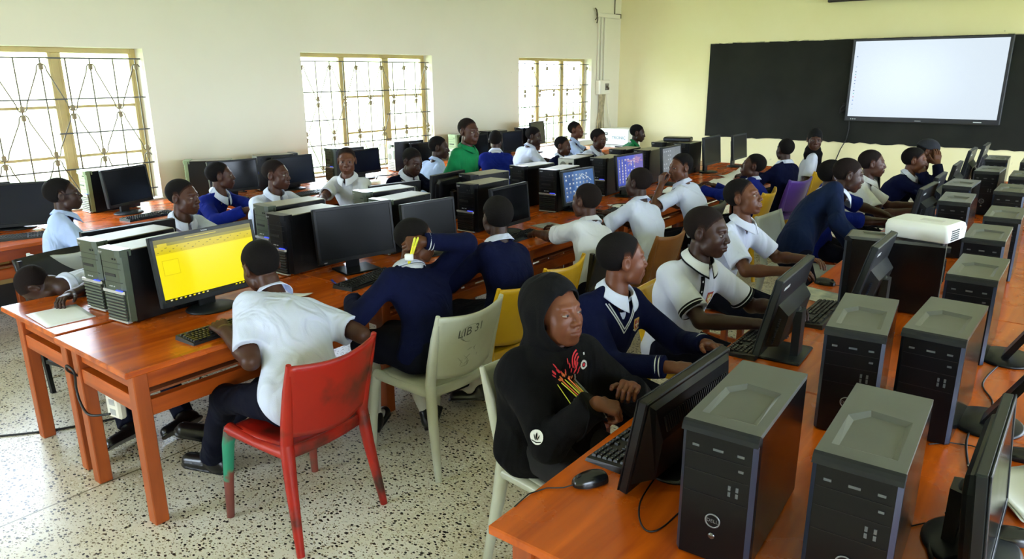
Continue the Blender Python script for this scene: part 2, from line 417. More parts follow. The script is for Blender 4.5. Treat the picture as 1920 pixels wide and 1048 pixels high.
mb.box(.70, .80, -.003, 0, .03, .042); mb.build('front_mark', mat('mark_pale', (190, 196, 200), .4), ds)
mb = MB(); mb.box(-.5, .5, .075, .108, .4, .8); mb.build('wall_bracket', M_rod, ds)
# cable clump and cable by the display
mb = MB()
pts = [(-3.0+.035*math.cos(t*.9)+.012*math.sin(3.1*t), BY-.05+.012*math.cos(2.3*t), 1.36+.075*math.sin(t)) for t in [i*.35 for i in range(60)]]
mb.tube(pts, .0075, 6)
tag(mb.build('cable_bundle', mat('cable_black', (14, 14, 15), .5)), 'small black cable bundle hanging left of the white display', 'cable')
mb = MB(); pts = [(-2.90, BY-.03, 1.17), (-2.89, BY-.03, 1.05), (-2.91, BY-.03, .88), (-2.98, BY-.03, .72), (-3.03, BY-.03, .55), (-3.04, BY-.04, .3), (-3.03, BY-.05, .012)]
mb.tube(pts, .008, 6); tag(mb.build('power_cable', MATS['cable_black']), 'black power cable dropping from the display down the back wall', 'cable')

M_pvc = mat('conduit_white', (226, 222, 206), .5); M_dkbrown = mat('dark_brown', (82, 74, 58), .9)
pi_ = thing('conduit_run', 'white vertical conduit pipes beside the third window', 'conduit', (WX+.004, 11.64, 0))
for y in (-.10, 0., .11):
    mb = MB(); mb.box(0, .028, y-.013, y+.013, 1.75, 2.86, .004); mb.build('pipe', M_pvc, pi_)
    mb = MB(); mb.box(.0, .010, y+.013, y+.024, 1.75, 2.86); mb.build('dark_line', M_dkbrown, pi_)  # dark brown strip along one side of each pipe
mb = MB(); mb.box(0, .035, -.16, .62, 2.86, 2.93, .004); mb.build('trunking', M_pvc, pi_)
mb = MB(); mb.box(0, .030, .50, .66, 2.87, 2.945); mb.tube([(.02, -.16, 2.9), (.05, -.24, 2.97), (.06, -.30, 2.99)], .012, 6); mb.tube([(.02, -.16, 2.9), (.06, -.22, 2.86), (.07, -.30, 2.8)], .01, 6); mb.tube([(.02, -.17, 2.91), (.05, -.20, 2.82), (.05, -.22, 2.75)], .01, 6); mb.build('bare_wire', M_dkbrown, pi_)
mb = MB(); mb.box(.0, .012, .45, .465, 2.93, CZ-.02); mb.build('wire', M_dkbrown, pi_)
sb = thing('switch_box', 'white electrical switch box on the wall below the conduits', 'switch box', (WX+.003, 11.69, 1.54))
mb = MB(); mb.box(0, .10, -.19, .17, 0, .25, .01); mb.build('cover', M_pvc, sb)
mb = MB(); mb.box(.10, .104, -.01, .12, .07, .19); mb.build('breaker_window', mat('breaker_grey', (120, 118, 110), .4), sb)
mb = MB(); mb.box(.104, .125, .02, .045, .11, .15); mb.box(.104, .125, .07, .095, .08, .12); mb.build('lever', MATS['dark_brown'], sb)
mb = MB()
for i, (y0, y1, r_) in enumerate(((-.09, -.13, .012), (-.05, -.06, .014), (0, .01, .011), (.05, .03, .012), (.09, .09, .009))):
    mb.tube([(WX+.05, 11.69+y0, 1.55), (WX+.03, 11.69+y0*.8, 1.3), (WX+.03, 11.69+y1, 1.0), (WX+.03, 11.69+y1*1.1, .6), (WX+.03, 11.69+y1, .05)], r_, 6)
wo = mb.build('wire_bundle', mat('wire_beige', (176, 164, 132), .7, noise=.4, nscale=10)); tag(wo, 'beige bundle of loose wires hanging under the switch box', 'wires')
mb = MB(); mb.tube([(WX+.06, 11.80, 1.55), (WX+.05, 11.9, 1.2), (WX+.05, 12.02, .9), (WX+.06, 12.05, .5)], .009, 6); tag(mb.build('white_cable', M_pvc), 'single white cable slanting from the switch box to the cabinet', 'cable')

cab = thing('stabiliser_cabinet', 'white steel power cabinet with small gauges in the far corner', 'cabinet', (-6.63, 11.50, 0))
mb = MB(); mb.box(-.30, .30, 0, .45, 0, .945, .015); mb.build('casing', mat('cabinet_white', (222, 224, 216), .35), cab)
mb = MB(); mb.box(-.30, .30, -.003, .001, .66, .668); mb.build('seam', M_rod, cab)
for z in (.73, .83):
    mb = MB(); mb.box(-.23, -.13, -.006, 0, z, z+.05, .002); mb.mi = 1; mb.box(-.22, -.14, -.008, -.006, z+.015, z+.04); mb.build('gauge', [mat('gauge_black', (40, 40, 40), .4), mat('gauge_face', (170, 172, 168), .4)], cab)
mb = MB(); mb.X = T(.10, -.003, .79) @ RX(90); mb.add(*text_geo('TRONIC', .075)); mb.build('lettering', mat('letter_teal', (70, 110, 130), .5), cab)
mb = MB(); mb.box(.03, .17, -.005, 0, .62, .645); mb.build('label', MATS['gauge_black'], cab)
mb = MB(); mb.X = T(-.2, 0, .60) @ RX(90); mb.lathe([(.012, 0), (.012, .012)], 12); mb.build('knob', MATS['gauge_black'], cab)
# ================================================================== FURNITURE
def wood(name, c1, c2, rough=.22, axis=1):
    m = bpy.data.materials.new(name); m.use_nodes = True; nt = m.node_tree; b = nt.nodes['Principled BSDF']; L = nt.links
    tc = nt.nodes.new('ShaderNodeTexCoord'); mp = nt.nodes.new('ShaderNodeMapping'); sc = [14., 14., 14.]; sc[axis] = 1.3; mp.inputs['Scale'].default_value = sc; L.new(tc.outputs['Object'], mp.inputs[0])
    n = nt.nodes.new('ShaderNodeTexNoise'); n.inputs['Scale'].default_value = 1.0; n.inputs['Detail'].default_value = 7; n.inputs['Distortion'].default_value = .8; L.new(mp.outputs[0], n.inputs['Vector'])
    r = nt.nodes.new('ShaderNodeValToRGB'); r.color_ramp.elements[0].position = .30; r.color_ramp.elements[1].position = .68
    r.color_ramp.elements[0].color = lin(c1); r.color_ramp.elements[1].color = lin(c2); L.new(n.outputs[0], r.inputs[0])
    n2 = nt.nodes.new('ShaderNodeTexNoise'); n2.inputs['Scale'].default_value = 3.2; n2.inputs['Detail'].default_value = 6; L.new(tc.outputs['Object'], n2.inputs['Vector'])
    r2 = nt.nodes.new('ShaderNodeValToRGB'); r2.color_ramp.elements[0].position = .60; r2.color_ramp.elements[1].position = .80; L.new(n2.outputs[0], r2.inputs[0])
    k = nt.nodes.new('ShaderNodeMath'); k.operation = 'MULTIPLY'; k.inputs[1].default_value = .55; L.new(r2.outputs[0], k.inputs[0])
    mx = nt.nodes.new('ShaderNodeMix'); mx.data_type = 'RGBA'; mx.blend_type = 'MULTIPLY'; mx.inputs['B'].default_value = lin((150, 95, 60)); L.new(k.outputs[0], mx.inputs['Factor']); L.new(r.outputs[0], mx.inputs['A'])
    L.new(mx.outputs['Result'], b.inputs['Base Color'])
    mr = nt.nodes.new('ShaderNodeMapRange'); mr.inputs['To Min'].default_value = rough*.7; mr.inputs['To Max'].default_value = rough*1.7; L.new(n2.outputs[0], mr.inputs[0]); L.new(mr.outputs[0], b.inputs['Roughness'])
    bp = nt.nodes.new('ShaderNodeBump'); bp.inputs['Strength'].default_value = .05; bp.inputs['Distance'].default_value = .003; L.new(n.outputs[0], bp.inputs['Height']); L.new(bp.outputs[0], b.inputs['Normal'])
    return m
M_top = wood('wood_top', (146, 56, 6), (206, 96, 14)); M_leg = wood('wood_leg', (126, 54, 16), (170, 80, 26), .35, 2); M_rail = wood('wood_rail', (138, 56, 10), (190, 88, 20), .3, 1); M_railx = wood('wood_rail_end', (138, 56, 10), (190, 88, 20), .3, 0)
M_slat = wood('wood_slat', (120, 62, 30), (160, 92, 50), .5, 1)
TH = .75
def make_table(label, x0, x1, y0, y1, group):
    w, l = x1-x0, y1-y0
    t = thing('computer_table', label, 'table', ((x0+x1)/2, (y0+y1)/2, 0), 0, group)
    mb = MB(); mb.box(-w/2, w/2, -l/2, l/2, TH-.028, TH, .004); mb.build('tabletop', M_top, t)
    q = .062; ix, iy = w/2-.045, l/2-.045
    for sx in (-1, 1):
        for sy in (-1, 1):
            mb = MB(); cx, cy = sx*(ix-q/2), sy*(iy-q/2); mb.box(cx-q/2, cx+q/2, cy-q/2, cy+q/2, 0, TH-.028, .004); mb.build('leg', M_leg, t)
        mb = MB(); cx = sx*(ix-q/2); mb.box(cx-.014, cx+.014, -iy+q, iy-q, TH-.118, TH-.028, .002); mb.build('apron', M_rail, t)
        mb = MB(); mb.box(cx-.022, cx+.022, -iy+q, iy-q, .508, .580, .003); mb.build('stretcher', M_rail, t)
    for sy in (-1, 1):
        cy = sy*(iy-q/2)
        mb = MB(); mb.box(-ix+q, ix-q, cy-.014, cy+.014, TH-.118, TH-.028, .002); mb.build('end_apron', M_railx, t)
        mb = MB(); mb.box(-ix+q, ix-q, cy-.022, cy+.022, .530, .602, .003); mb.build('end_rail', M_railx, t)
    mb = MB()
    for i in range(4):
        x = -ix+q+.04+(2*ix-2*q-.08)*i/3; mb.box(x-.035, x+.035, -iy+q*.6, iy-q*.6, .582, .592)
    mb.build('shelf_slats', M_slat, t)
    return t
def table_row(first_label, labels, x0, x1, y0, ln, n, group):
    t = make_table(labels[0], x0, x1, y0, y0+ln, group)
    for k in range(1, n): dup(t, ((x0+x1)/2, y0+ln/2+k*(ln+.006), 0), 0, labels[k])
    return t
ordn = ['nearest', 'second nearest', 'third from the near end', 'fourth from the near end', 'fifth from the near end', 'farthest']
table_row('', ['%s orange wooden table on the left side of the middle row' % o for o in ordn], -4.30, -3.605, 1.17, 1.36, 6, 'middle row tables')
table_row('', ['%s orange wooden table on the right side of the middle row' % o for o in ordn], -3.575, -2.875, 1.15, 1.36, 6, 'middle row tables')
table_row('', ['%s orange wooden table on the left side of the right row' % o for o in ordn], -1.072, -.345, 1.262, 1.36, 6, 'right row tables')
table_row('', ['%s orange wooden table on the right side of the right row' % o for o in ordn], -.335, .38, 1.28, 1.36, 6, 'right row tables')
ordw = ['nearest the camera', 'second along the wall', 'third along the wall', 'fourth along the wall', 'fifth along the wall', 'sixth along the wall', 'last before the far corner']
table_row('', ['brown wooden desk against the window wall, %s' % o for o in ordw], -6.93, -5.85, .75, 1.36, 7, 'window wall desks')

def plastic(name, c, worn=None, rough=.35):
    return mat(name, c, rough, col2=worn if worn else tuple(x*.93 for x in c), nscale=4.5, rnoise=.08)
def make_chair(label, m, loc, rz, mleg=None, group=None, leg_mats=None, n=True):
    """stacking chair, front towards local +Y"""
    t = thing('plastic_chair', label, 'chair', loc, rz, group)
    def seat(u, v):
        x = (u-.5)*.43*(1-.10*(1-v)); y = -.20+.43*v
        return (x, y, .452-.022*math.sin(PI*u)*math.sin(PI*min(1, v*1.1))-.03*max(0, v-.86)/.14)
    mb = MB(); mb.grid(seat, 14, 14, True, .018); mb.build('seat', m, t)
    for sx in (-1, 1):
        # front leg
        mb = MB(); mb.tube([(sx*.205, .19, .435), (sx*.215, .205, .36), (sx*.228, .215, .18), (sx*.236, .222, .0)], [.030, .027, .022, .017], 10)
        mb.build('leg', (leg_mats or {}).get(('f', sx), m), t)
        mb = MB(); mb.tube([(sx*.200, -.195, .50), (sx*.203, -.20, .43), (sx*.212, -.215, .30), (sx*.226, -.245, .12), (sx*.235, -.265, 0)], [.026, .029, .026, .021, .017], 10)
        mb.build('leg', (leg_mats or {}).get(('b', sx), m), t)
        mb = MB(); mb.tube([(sx*.203, -.20, .432), (sx*.21, 0, .425), (sx*.207, .195, .432)], [.026, .020, .028], 10); mb.build('side_rail', m, t)
        mb = MB(); mb.tube([(sx*.200, -.195, .47), (sx*.204, -.215, .58), (sx*.212, -.250, .72), (sx*.220, -.285, .845)], [.027, .026, .021, .011], 10); mb.build('stile', m, t)
    mb = MB(); mb.grid(lambda u, v: ((u-.5)*.40, -.195-.022*math.sin(PI*u), .405+.05*v), 12, 4, True, .014); mb.build('back_rail', m, t)
    def back(u, v):
        z0 = .515-.025*math.sin(PI*u); z1 = .842-.022*math.sin(PI*u); z = z0+(z1-z0)*v
        y = -.197-.088*((z-.47)/.375)**1.15-.045*math.sin(PI*u)
        return ((u-.5)*(.405+.035*v), y, z)
    mb = MB(); mb.grid(back, 18, 14, True, -.013); mb.build('backrest', m, t)
    return t
M_red = mat('plastic_red', (148, 18, 6), .36, col2=(170, 26, 8), nscale=3)
nt = M_red.node_tree
tc = nt.nodes.new('ShaderNodeTexCoord'); n9 = nt.nodes.new('ShaderNodeTexNoise'); n9.inputs['Scale'].default_value = 5; n9.inputs['Detail'].default_value = 7; nt.links.new(tc.outputs['Object'], n9.inputs['Vector'])
r9 = nt.nodes.new('ShaderNodeValToRGB'); r9.color_ramp.elements[0].position = .50; r9.color_ramp.elements[1].position = .66; nt.links.new(n9.outputs[0], r9.inputs[0])
mx9 = nt.nodes.new('ShaderNodeMix'); mx9.data_type = 'RGBA'; mx9.inputs['B'].default_value = lin((66, 30, 20)); nt.links.new(r9.outputs[0], mx9.inputs['Factor'])
b9 = nt.nodes['Principled BSDF']; src9 = b9.inputs['Base Color'].links[0].from_socket; nt.links.new(src9, mx9.inputs['A']); nt.links.new(mx9.outputs['Result'], b9.inputs['Base Color'])
M_redleg = mat('plastic_worn_leg', (96, 74, 60), .5, col2=(150, 44, 34), nscale=9)
# front left leg: grey-brown with a band of green paint
M_green_leg = bpy.data.materials.new('plastic_green_band'); M_green_leg.use_nodes = True; nt = M_green_leg.node_tree; b = nt.nodes['Principled BSDF']
tc = nt.nodes.new('ShaderNodeTexCoord'); sx = nt.nodes.new('ShaderNodeSeparateXYZ'); nt.links.new(tc.outputs['Object'], sx.inputs[0])
n1 = nt.nodes.new('ShaderNodeTexNoise'); n1.inputs['Scale'].default_value = 14; nt.links.new(tc.outputs['Object'], n1.inputs['Vector'])
ad = nt.nodes.new('ShaderNodeMath'); ad.operation = 'MULTIPLY_ADD'; ad.inputs[1].default_value = .16; nt.links.new(n1.outputs[0], ad.inputs[0]); nt.links.new(sx.outputs['Z'], ad.inputs[2])
r = nt.nodes.new('ShaderNodeValToRGB'); nt.links.new(ad.outputs[0], r.inputs[0]); e = r.color_ramp.elements
e[0].position = 0; e[0].color = lin((96, 50, 42)); e[1].position = 1; e[1].color = lin((84, 80, 68))
for p_, c_ in ((.29, (120, 58, 50)), (.31, (28, 128, 98)), (.46, (30, 130, 100)), (.48, (86, 82, 70))):
    k = e.new(p_); k.color = lin(c_)
nt.links.new(r.outputs[0], b.inputs['Base Color']); b.inputs['Roughness'].default_value = .45
M_wht = plastic('plastic_white', (188, 192, 176), (170, 170, 150)); M_wht2 = plastic('plastic_white_clean', (200, 206, 204))
M_yel = plastic('plastic_yellow', (212, 168, 4), (196, 150, 6)); M_yel2 = plastic('plastic_yellow_deep', (222, 172, 22)); M_pur = plastic('plastic_purple', (98, 62, 170)); M_brn = plastic('plastic_brown', (140, 86, 26), (120, 70, 24), .4)
M_blkp = mat('plastic_black', (22, 23, 25), .4, rnoise=.1); M_steel = mat('tube_steel_black', (24, 25, 28), .35, .3)
red_chair = make_chair('worn red plastic chair with a green-stained front leg', M_red, (-2.515, 1.68, 0), 92, leg_mats={('f', -1): M_green_leg, ('f', 1): M_redleg})
lib_chair = make_chair('white plastic chair with LIB 31 written on its back', M_wht, (-2.44, 2.455, 0), 88)
# hand lettering on the back of that chair
def back_pt(x, z, off):
    u = x/.42+.5; y = -.197-.088*((z-.47)/.375)**1.15-.045*math.sin(PI*u)
    return (x, y-.0135-off, z)
def on_back(parent, txt, size, cx, cz, m, nm, slant=.0):
    vs, fs = text_geo(txt, size); out = []
    for v in vs:
        x = v[0]; z = v[1]+v[0]*slant
        out.append(back_pt(cx+x, cz+z, .0012))
    mb = MB(); mb.add(out, fs); return mb.build(nm, m, parent, fix=False)
M_ink = mat('marker_ink', (52, 54, 48), .6)
lb = [o for o in COL.objects if o.parent == lib_chair and o.name.startswith('backrest')][0]
on_back(lb, 'LIB 31', .062, -.03, .735, M_ink, 'lettering', .12)
mb = MB(); rg = random.Random(5)
for k in range(9):
    a0 = rg.uniform(0, PI); pts = [back_pt(-.03+.062*math.cos(a0+t)*rg.uniform(.85, 1.1), .722+.045*math.sin(a0+t), .0009) for t in np.linspace(0, 1.6, 9)]; mb.tube(pts, .0006, 4)
for k in range(14):
    x, z = -.02+rg.uniform(-.06, .06), .58+rg.uniform(-.04, .05); mb.tube([back_pt(x, z, .0009), back_pt(x+rg.uniform(-.03, .03), z+rg.uniform(-.03, .03), .0009)], .0007, 4)
mb.build('scribble', mat('pencil_grey', (128, 128, 112), .7), lb)
make_chair('white plastic chair under the student in the black hoodie', M_wht, (-1.33, 2.10, 0), -95)
make_chair('white plastic chair behind the boy wearing glasses', M_wht2, (-5.26, 1.86, 0), 75)
make_chair('bright yellow chair next to the white chair with writing', M_yel, (-2.50, 2.95, 0), 90)
make_chair('bright yellow chair standing behind the hooded student, back turned', M_yel, (-2.55, 3.40, 0), 93)
make_chair('yellow chair partly hidden behind the polo shirt boy', M_yel, (-1.38, 3.36, 0), -88)
make_chair('brown plastic chair of the boy facing the purple screen', M_brn, (-2.42, 4.55, 0), 90)
make_chair('yellow chair of the blue sweater boy looking up left', M_yel2, (-2.50, 6.75, 0), 95)
make_chair('purple plastic chair near the far end of the aisle', M_pur, (-2.50, 7.80, 0), 78)
make_chair('yellow chair of the girl in the black headscarf', M_yel2, (-2.50, 8.62, 0), 80)
make_chair('white plastic chair behind the standing navy sweater boy', M_wht2, (-1.55, 5.60, 0), -95)
def make_stool(label, loc, rz):
    t = thing('wooden_stool', label, 'stool', loc, rz)
    mb = MB(); mb.box(-.15, .15, -.15, .15, .425, .452, .006); mb.build('seat', M_top, t)
    for sx in (-1, 1):
        for sy in (-1, 1):
            mb = MB(); mb.box(sx*.12-.018, sx*.12+.018, sy*.12-.018, sy*.12+.018, 0, .426, .003); mb.build('leg', M_leg, t)
        mb = MB(); mb.box(sx*.12-.009, sx*.12+.009, -.103, .103, .18, .21); mb.build('stretcher', M_rail, t)
    return t
def folding_chair(label, loc, rz):
    t = thing('folding_chair', label, 'chair', loc, rz)
    mb = MB(); mb.box(-.20, .20, -.18, .20, .43, .46, .012); mb.build('seat', M_blkp, t)
    for sx in (-1, 1):
        mb = MB(); mb.box(sx*.205-.012, sx*.205+.012, .17, .194, 0, .44); mb.build('leg', M_steel, t)
        mb = MB(); mb.X = T(sx*.205, -.19, 0) @ RX(6); mb.box(-.012, .012, -.012, .012, 0.003, .845); mb.build('leg', M_steel, t)
        mb = MB(); mb.box(sx*.205-.009, sx*.205+.009, -.19, .18, .20, .222); mb.build('stretcher', M_steel, t)
    mb = MB(); mb.box(-.2, .2, .172, .19, .20, .22); mb.build('cross_bar', M_steel, t)
    def bk(u, v): return ((u-.5)*.43, -.235-.075*v-.02*math.sin(PI*u), .60+.25*v)
    mb = MB(); mb.grid(bk, 12, 6, True, -.022); mb.build('backrest', M_blkp, t)
    return t
folding_chair('black chair with steel legs behind the student asleep on the table', (-4.66, 1.73, 0), -78)
folding_chair('black chair of the boy reaching left to a keyboard', (-2.52, 3.88, 0), 90)
folding_chair('black chair of the boy holding his hand to his mouth', (-2.62, 5.75, 0), 95)
folding_chair('black chair of the student resting chin on hand', (-1.45, 7.85, 0), -90)
folding_chair('black chair at the far end behind the last students', (-1.45, 8.75, 0), -90)
# ================================================================== COMPUTERS
M_case = mat('case_black', (9, 10, 11), .30, noise=.25, nscale=4, rnoise=.10)
M_glare = mat('case_top_glare', (138, 134, 116), .42, noise=.10, nscale=9)  # pale tone paints glare onto the top of the black case
M_sil = mat('bar_silver', (206, 208, 208), .25, .6)
M_led = mat('led_blue', (40, 60, 240), .3, emit=(50, 70, 255), estr=.4)
M_sage = mat('front_sage_reflect', (128, 150, 110), .35, noise=.1, nscale=5); M_grn = mat('front_green_reflect', (66, 76, 62), .3, noise=.1, nscale=6); M_fblk = mat('front_black', (10, 11, 13), .3, spec=.3)  # sage and green-grey tints paint window reflections into the front plastic
M_slot = mat('slot_dark', (8, 8, 9), .5); M_lab = mat('label_pale', (190, 194, 196), .4)
def tower_a(label, fm, loc, rz, group=None):
    """slatted-front tower; front towards local -Y, base centre at the origin"""
    t = thing('computer_tower', label, 'computer tower', loc, rz, group)
    w, d, h = .18, .42, .365
    mb = MB(); mb.box(-w/2, w/2, -d/2+.03, d/2, .006, h-.006, .003)
    for sx in (-1, 1):
        for y in (-.15, .16): mb.box(sx*.06-.015, sx*.06+.015, y-.015, y+.015, 0, .008)
    mb.build('case', M_case, t)
    mb = MB(); mb.box(-w/2+.001, w/2-.001, -d/2+.045, d/2-.002, h-.007, h-.002, .002); mb.build('top_panel', M_glare, t)
    mb = MB(); mb.prism([(-w/2, -d/2+.032), (-w/2+.004, -d/2+.004), (-w/2+.03, -d/2-.006), (w/2-.03, -d/2-.006), (w/2-.004, -d/2+.004), (w/2, -d/2+.032)], .012, h-.030); fo = mb.build('front_panel', fm, t)
    mb = MB(); mb.prism([(-w/2-.001, -d/2+.05), (-w/2+.004, -d/2-.004), (-w/2+.03, -d/2-.014), (w/2-.03, -d/2-.014), (w/2-.004, -d/2-.004), (w/2+.001, -d/2+.05)], h-.031, h+.002); mb.build('top_cap', fm, t)
    mb = MB(); mb.X = T(-.055, -d/2-.0145, h-.015) @ RX(90); mb.add(*text_geo('acer', .018)); mb.build('badge', M_lab, fo)
    y = -d/2-.006
    mb = MB()
    for z in (.300, .272): mb.box(-.078, .078, y-.0012, y+.001, z, z+.0018)
    mb.box(-.078, .078, y-.0012, y+.001, .205, .2068); mb.build('drive_seam', M_slot, fo)
    mb = MB(); mb.box(-.055, .03, y-.0025, y+.001, .232, .246, .001); mb.box(.02, .03, y-.003, y, .317, .325); mb.box(.042, .05, y-.003, y, .317, .325); mb.build('drive_button', M_slot, fo)
    mb = MB()
    for x in (-.03, -.015, .004): mb.box(x, x+.008, y-.003, y, .180, .185)
    mb.build('port', M_lab, fo)
    mb = MB(); mb.prism([(-.082, y-.001), (-.078, y-.010), (.078, y-.010), (.086, y-.001)], .152, .166); mb.build('silver_bar', M_sil, fo)
    mb = MB(); mb.box(.03, .078, y-.012, y-.004, .1665, .1700); mb.build('status_light', M_led, fo)
    mb = MB()
    for i in range(8):
        z = .020+i*.0165; mb.X = T(0, y-.002, z) @ RX(-24); mb.box(-.076, .076, -.006, .004, 0, .010, .002)
    mb.build('vent_slats', fm, fo)
    mb = MB(); mb.box(-.078, .078, y-.0008, y+.001, .016, .150); mb.build('vent_recess', M_slot, fo)
    mb = MB(); mb.box(-.080, .080, y-.006, y+.02, .004, .013, .002); mb.build('foot_strip', M_sil, t)
    # rear
    yb = d/2
    mb = MB(); mb.box(-w/2+.004, w/2-.004, yb-.001, yb+.003, .012, h-.008); ro = mb.build('rear_panel', mat('rear_steel', (196, 200, 190), .45, .25, noise=.08, nscale=20), t)
    mb = MB(); mb.X = T(.03, yb+.003, .30) @ RX(-90); mb.lathe([(.033, 0), (.033, .003)], 20); mb.build('supply_fan', mat('fan_grey', (120, 122, 116), .5), ro)
    mb = MB(); mb.X = T(.03, yb+.003, .175) @ RX(-90); mb.lathe([(.040, 0), (.040, .003)], 20); mb.build('case_fan', MATS['fan_grey'], ro)
    mb = MB(); mb.box(-.075, -.04, yb+.003, yb+.008, .15, .255); mb.build('socket_plate', mat('io_grey', (140, 150, 150), .4, .4), ro)
    mb = MB()
    for i in range(5): mb.box(-.07, .06, yb+.003, yb+.005, .025+i*.02, .034+i*.02)
    mb.build('slot_cover', MATS['fan_grey'], ro)
    mb = MB(); mb.box(-.07, -.04, yb+.003, yb+.022, .30, .325); mb.build('mains_socket', M_slot, ro)
    return t
M_dtop = mat('dell_top_glare', (82, 85, 82), .36, noise=.10, nscale=8); M_dfr = mat('dell_front', (9, 10, 13), .38, spec=.25, rnoise=.08); M_edge = mat('dell_edge', (44, 52, 70), .3, .2); M_ddot = mat('dell_icon', (84, 88, 90), .4)  # top cover grey has glare painted into a black finish
M_case_gl = mat('case_gloss_black', (9, 10, 12), .20, rnoise=.06)
def tower_d(label, loc, rz, group=None):
    t = thing('computer_tower', label, 'computer tower', loc, rz, group)
    w, d, h = .178, .44, .362
    mb = MB(); mb.box(-w/2, w/2, -d/2+.035, d/2, .006, h-.012, .002)
    for sx in (-1, 1):
        for y in (-.15, .16): mb.box(sx*.06-.015, sx*.06+.015, y-.015, y+.015, 0, .008)
    mb.build('case', M_case_gl, t)
    # top cover with a sunk tray
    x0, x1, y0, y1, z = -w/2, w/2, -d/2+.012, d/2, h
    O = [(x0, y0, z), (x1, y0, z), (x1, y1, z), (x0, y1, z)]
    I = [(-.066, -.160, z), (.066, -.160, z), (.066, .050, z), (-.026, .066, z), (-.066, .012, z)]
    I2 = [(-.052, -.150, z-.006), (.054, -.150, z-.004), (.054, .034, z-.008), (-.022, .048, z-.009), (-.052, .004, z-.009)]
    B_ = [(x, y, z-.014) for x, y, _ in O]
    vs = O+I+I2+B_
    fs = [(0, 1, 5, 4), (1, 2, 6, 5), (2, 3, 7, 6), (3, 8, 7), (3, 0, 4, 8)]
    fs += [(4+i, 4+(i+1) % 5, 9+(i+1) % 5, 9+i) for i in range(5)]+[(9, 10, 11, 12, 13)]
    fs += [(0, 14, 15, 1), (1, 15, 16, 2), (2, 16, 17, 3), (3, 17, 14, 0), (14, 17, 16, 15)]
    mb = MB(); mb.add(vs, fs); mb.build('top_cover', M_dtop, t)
    # rolled front top edge and chamfered front
    mb = MB(); yf = -d/2
    prof = [(yf+.012, h), (yf+.004, h-.004), (yf-.002, h-.013), (yf-.005, h-.024), (yf+.03, h-.024), (yf+.03, h-.013)]
    vs = [(s_*(w/2+.001), y, z) for s_ in (-1, 1) for y, z in prof]; n = len(prof)
    fs = [(i, (i+1) % n, n+(i+1) % n, n+i) for i in range(n)]+[tuple(range(n))[::-1], tuple(range(n, 2*n))]
    mb.add(vs, fs); mb.build('top_edge', mat('dell_lip', (30, 32, 34), .45, spec=.2), t)
    mb = MB(); mb.prism([(-w/2, yf+.036), (-w/2, yf+.012), (-w/2+.010, yf), (w/2-.010, yf), (w/2, yf+.012), (w/2, yf+.036)], .006, h-.024); fo = mb.build('front_panel', M_dfr, t)
    for sx in (-1, 1):
        mb = MB(); q = sorted((sx*(w/2-.001), sx*(w/2-.010)))
        mb.add([(sx*(w/2+.0008), yf+.011, .01), (sx*(w/2-.010), yf-.0008, .01), (sx*(w/2-.010), yf-.0008, h-.026), (sx*(w/2+.0008), yf+.011, h-.026)], [(0, 1, 2, 3)]); mb.build('edge_strip', M_edge, t)
    mb = MB()
    for z in (.285, .238, .180): mb.box(-.076, .076, yf-.0012, yf+.001, z, z+.0016)
    mb.build('drive_seam', M_slot, fo)
    for x, a, z in ((-.062, .016, .302), (-.012, .024, .302), (.045, .016, .302), (.05, .012, .264)):
        mb = MB(); mb.box(x, x+a, yf-.0015, yf+.001, z, z+.006); mb.build('drive_mark', M_ddot, fo)
    mb = MB()
    for x in (.030, .048):
        for z in (.196, .212): mb.box(x, x+.006, yf-.002, yf, z, z+.012)
    mb.build('usb_port', M_ddot, fo)
    mb = MB(); mb.X = T(.0, yf-.001, .118) @ RX(90); mb.lathe([(.0185, 0), (.019, .002), (.0158, .0025), (.0155, .001)], 28, cap=False); mb.mi = 1; mb.lathe([(.0158, .0), (.0158, .0012)], 24); mb.mi = 0
    vs, fs = text_geo('DELL', .0130); mb.add([(x, y, .0022) for x, y, z in vs], fs); mb.build('badge', [mat('badge_grey', (126, 130, 134), .35, .4), M_dfr], fo)
    mb = MB(); mb.X = T(.0, yf-.001, .077) @ RX(90); mb.lathe([(.0085, 0), (.0085, .003), (.006, .0045), (.001, .005)], 20); mb.build('power_button', mat('chrome_dark', (120, 122, 126), .15, .9), fo)
    yb = d/2
    mb = MB(); mb.box(-w/2+.004, w/2-.004, yb-.001, yb+.003, .012, h-.014); ro = mb.build('rear_panel', mat('rear_steel_grey', (150, 154, 150), .45, .25), t)
    mb = MB(); mb.X = T(.02, yb+.003, .20) @ RX(-90); mb.lathe([(.042, 0), (.042, .003)], 20); mb.build('case_fan', mat('fan_dark', (60, 62, 62), .5), ro)
    mb = MB(); mb.box(-.075, -.045, yb+.003, yb+.010, .15, .26); mb.box(-.07, -.03, yb+.003, yb+.02, .30, .325); mb.build('socket_plate', M_slot, ro)
    return t

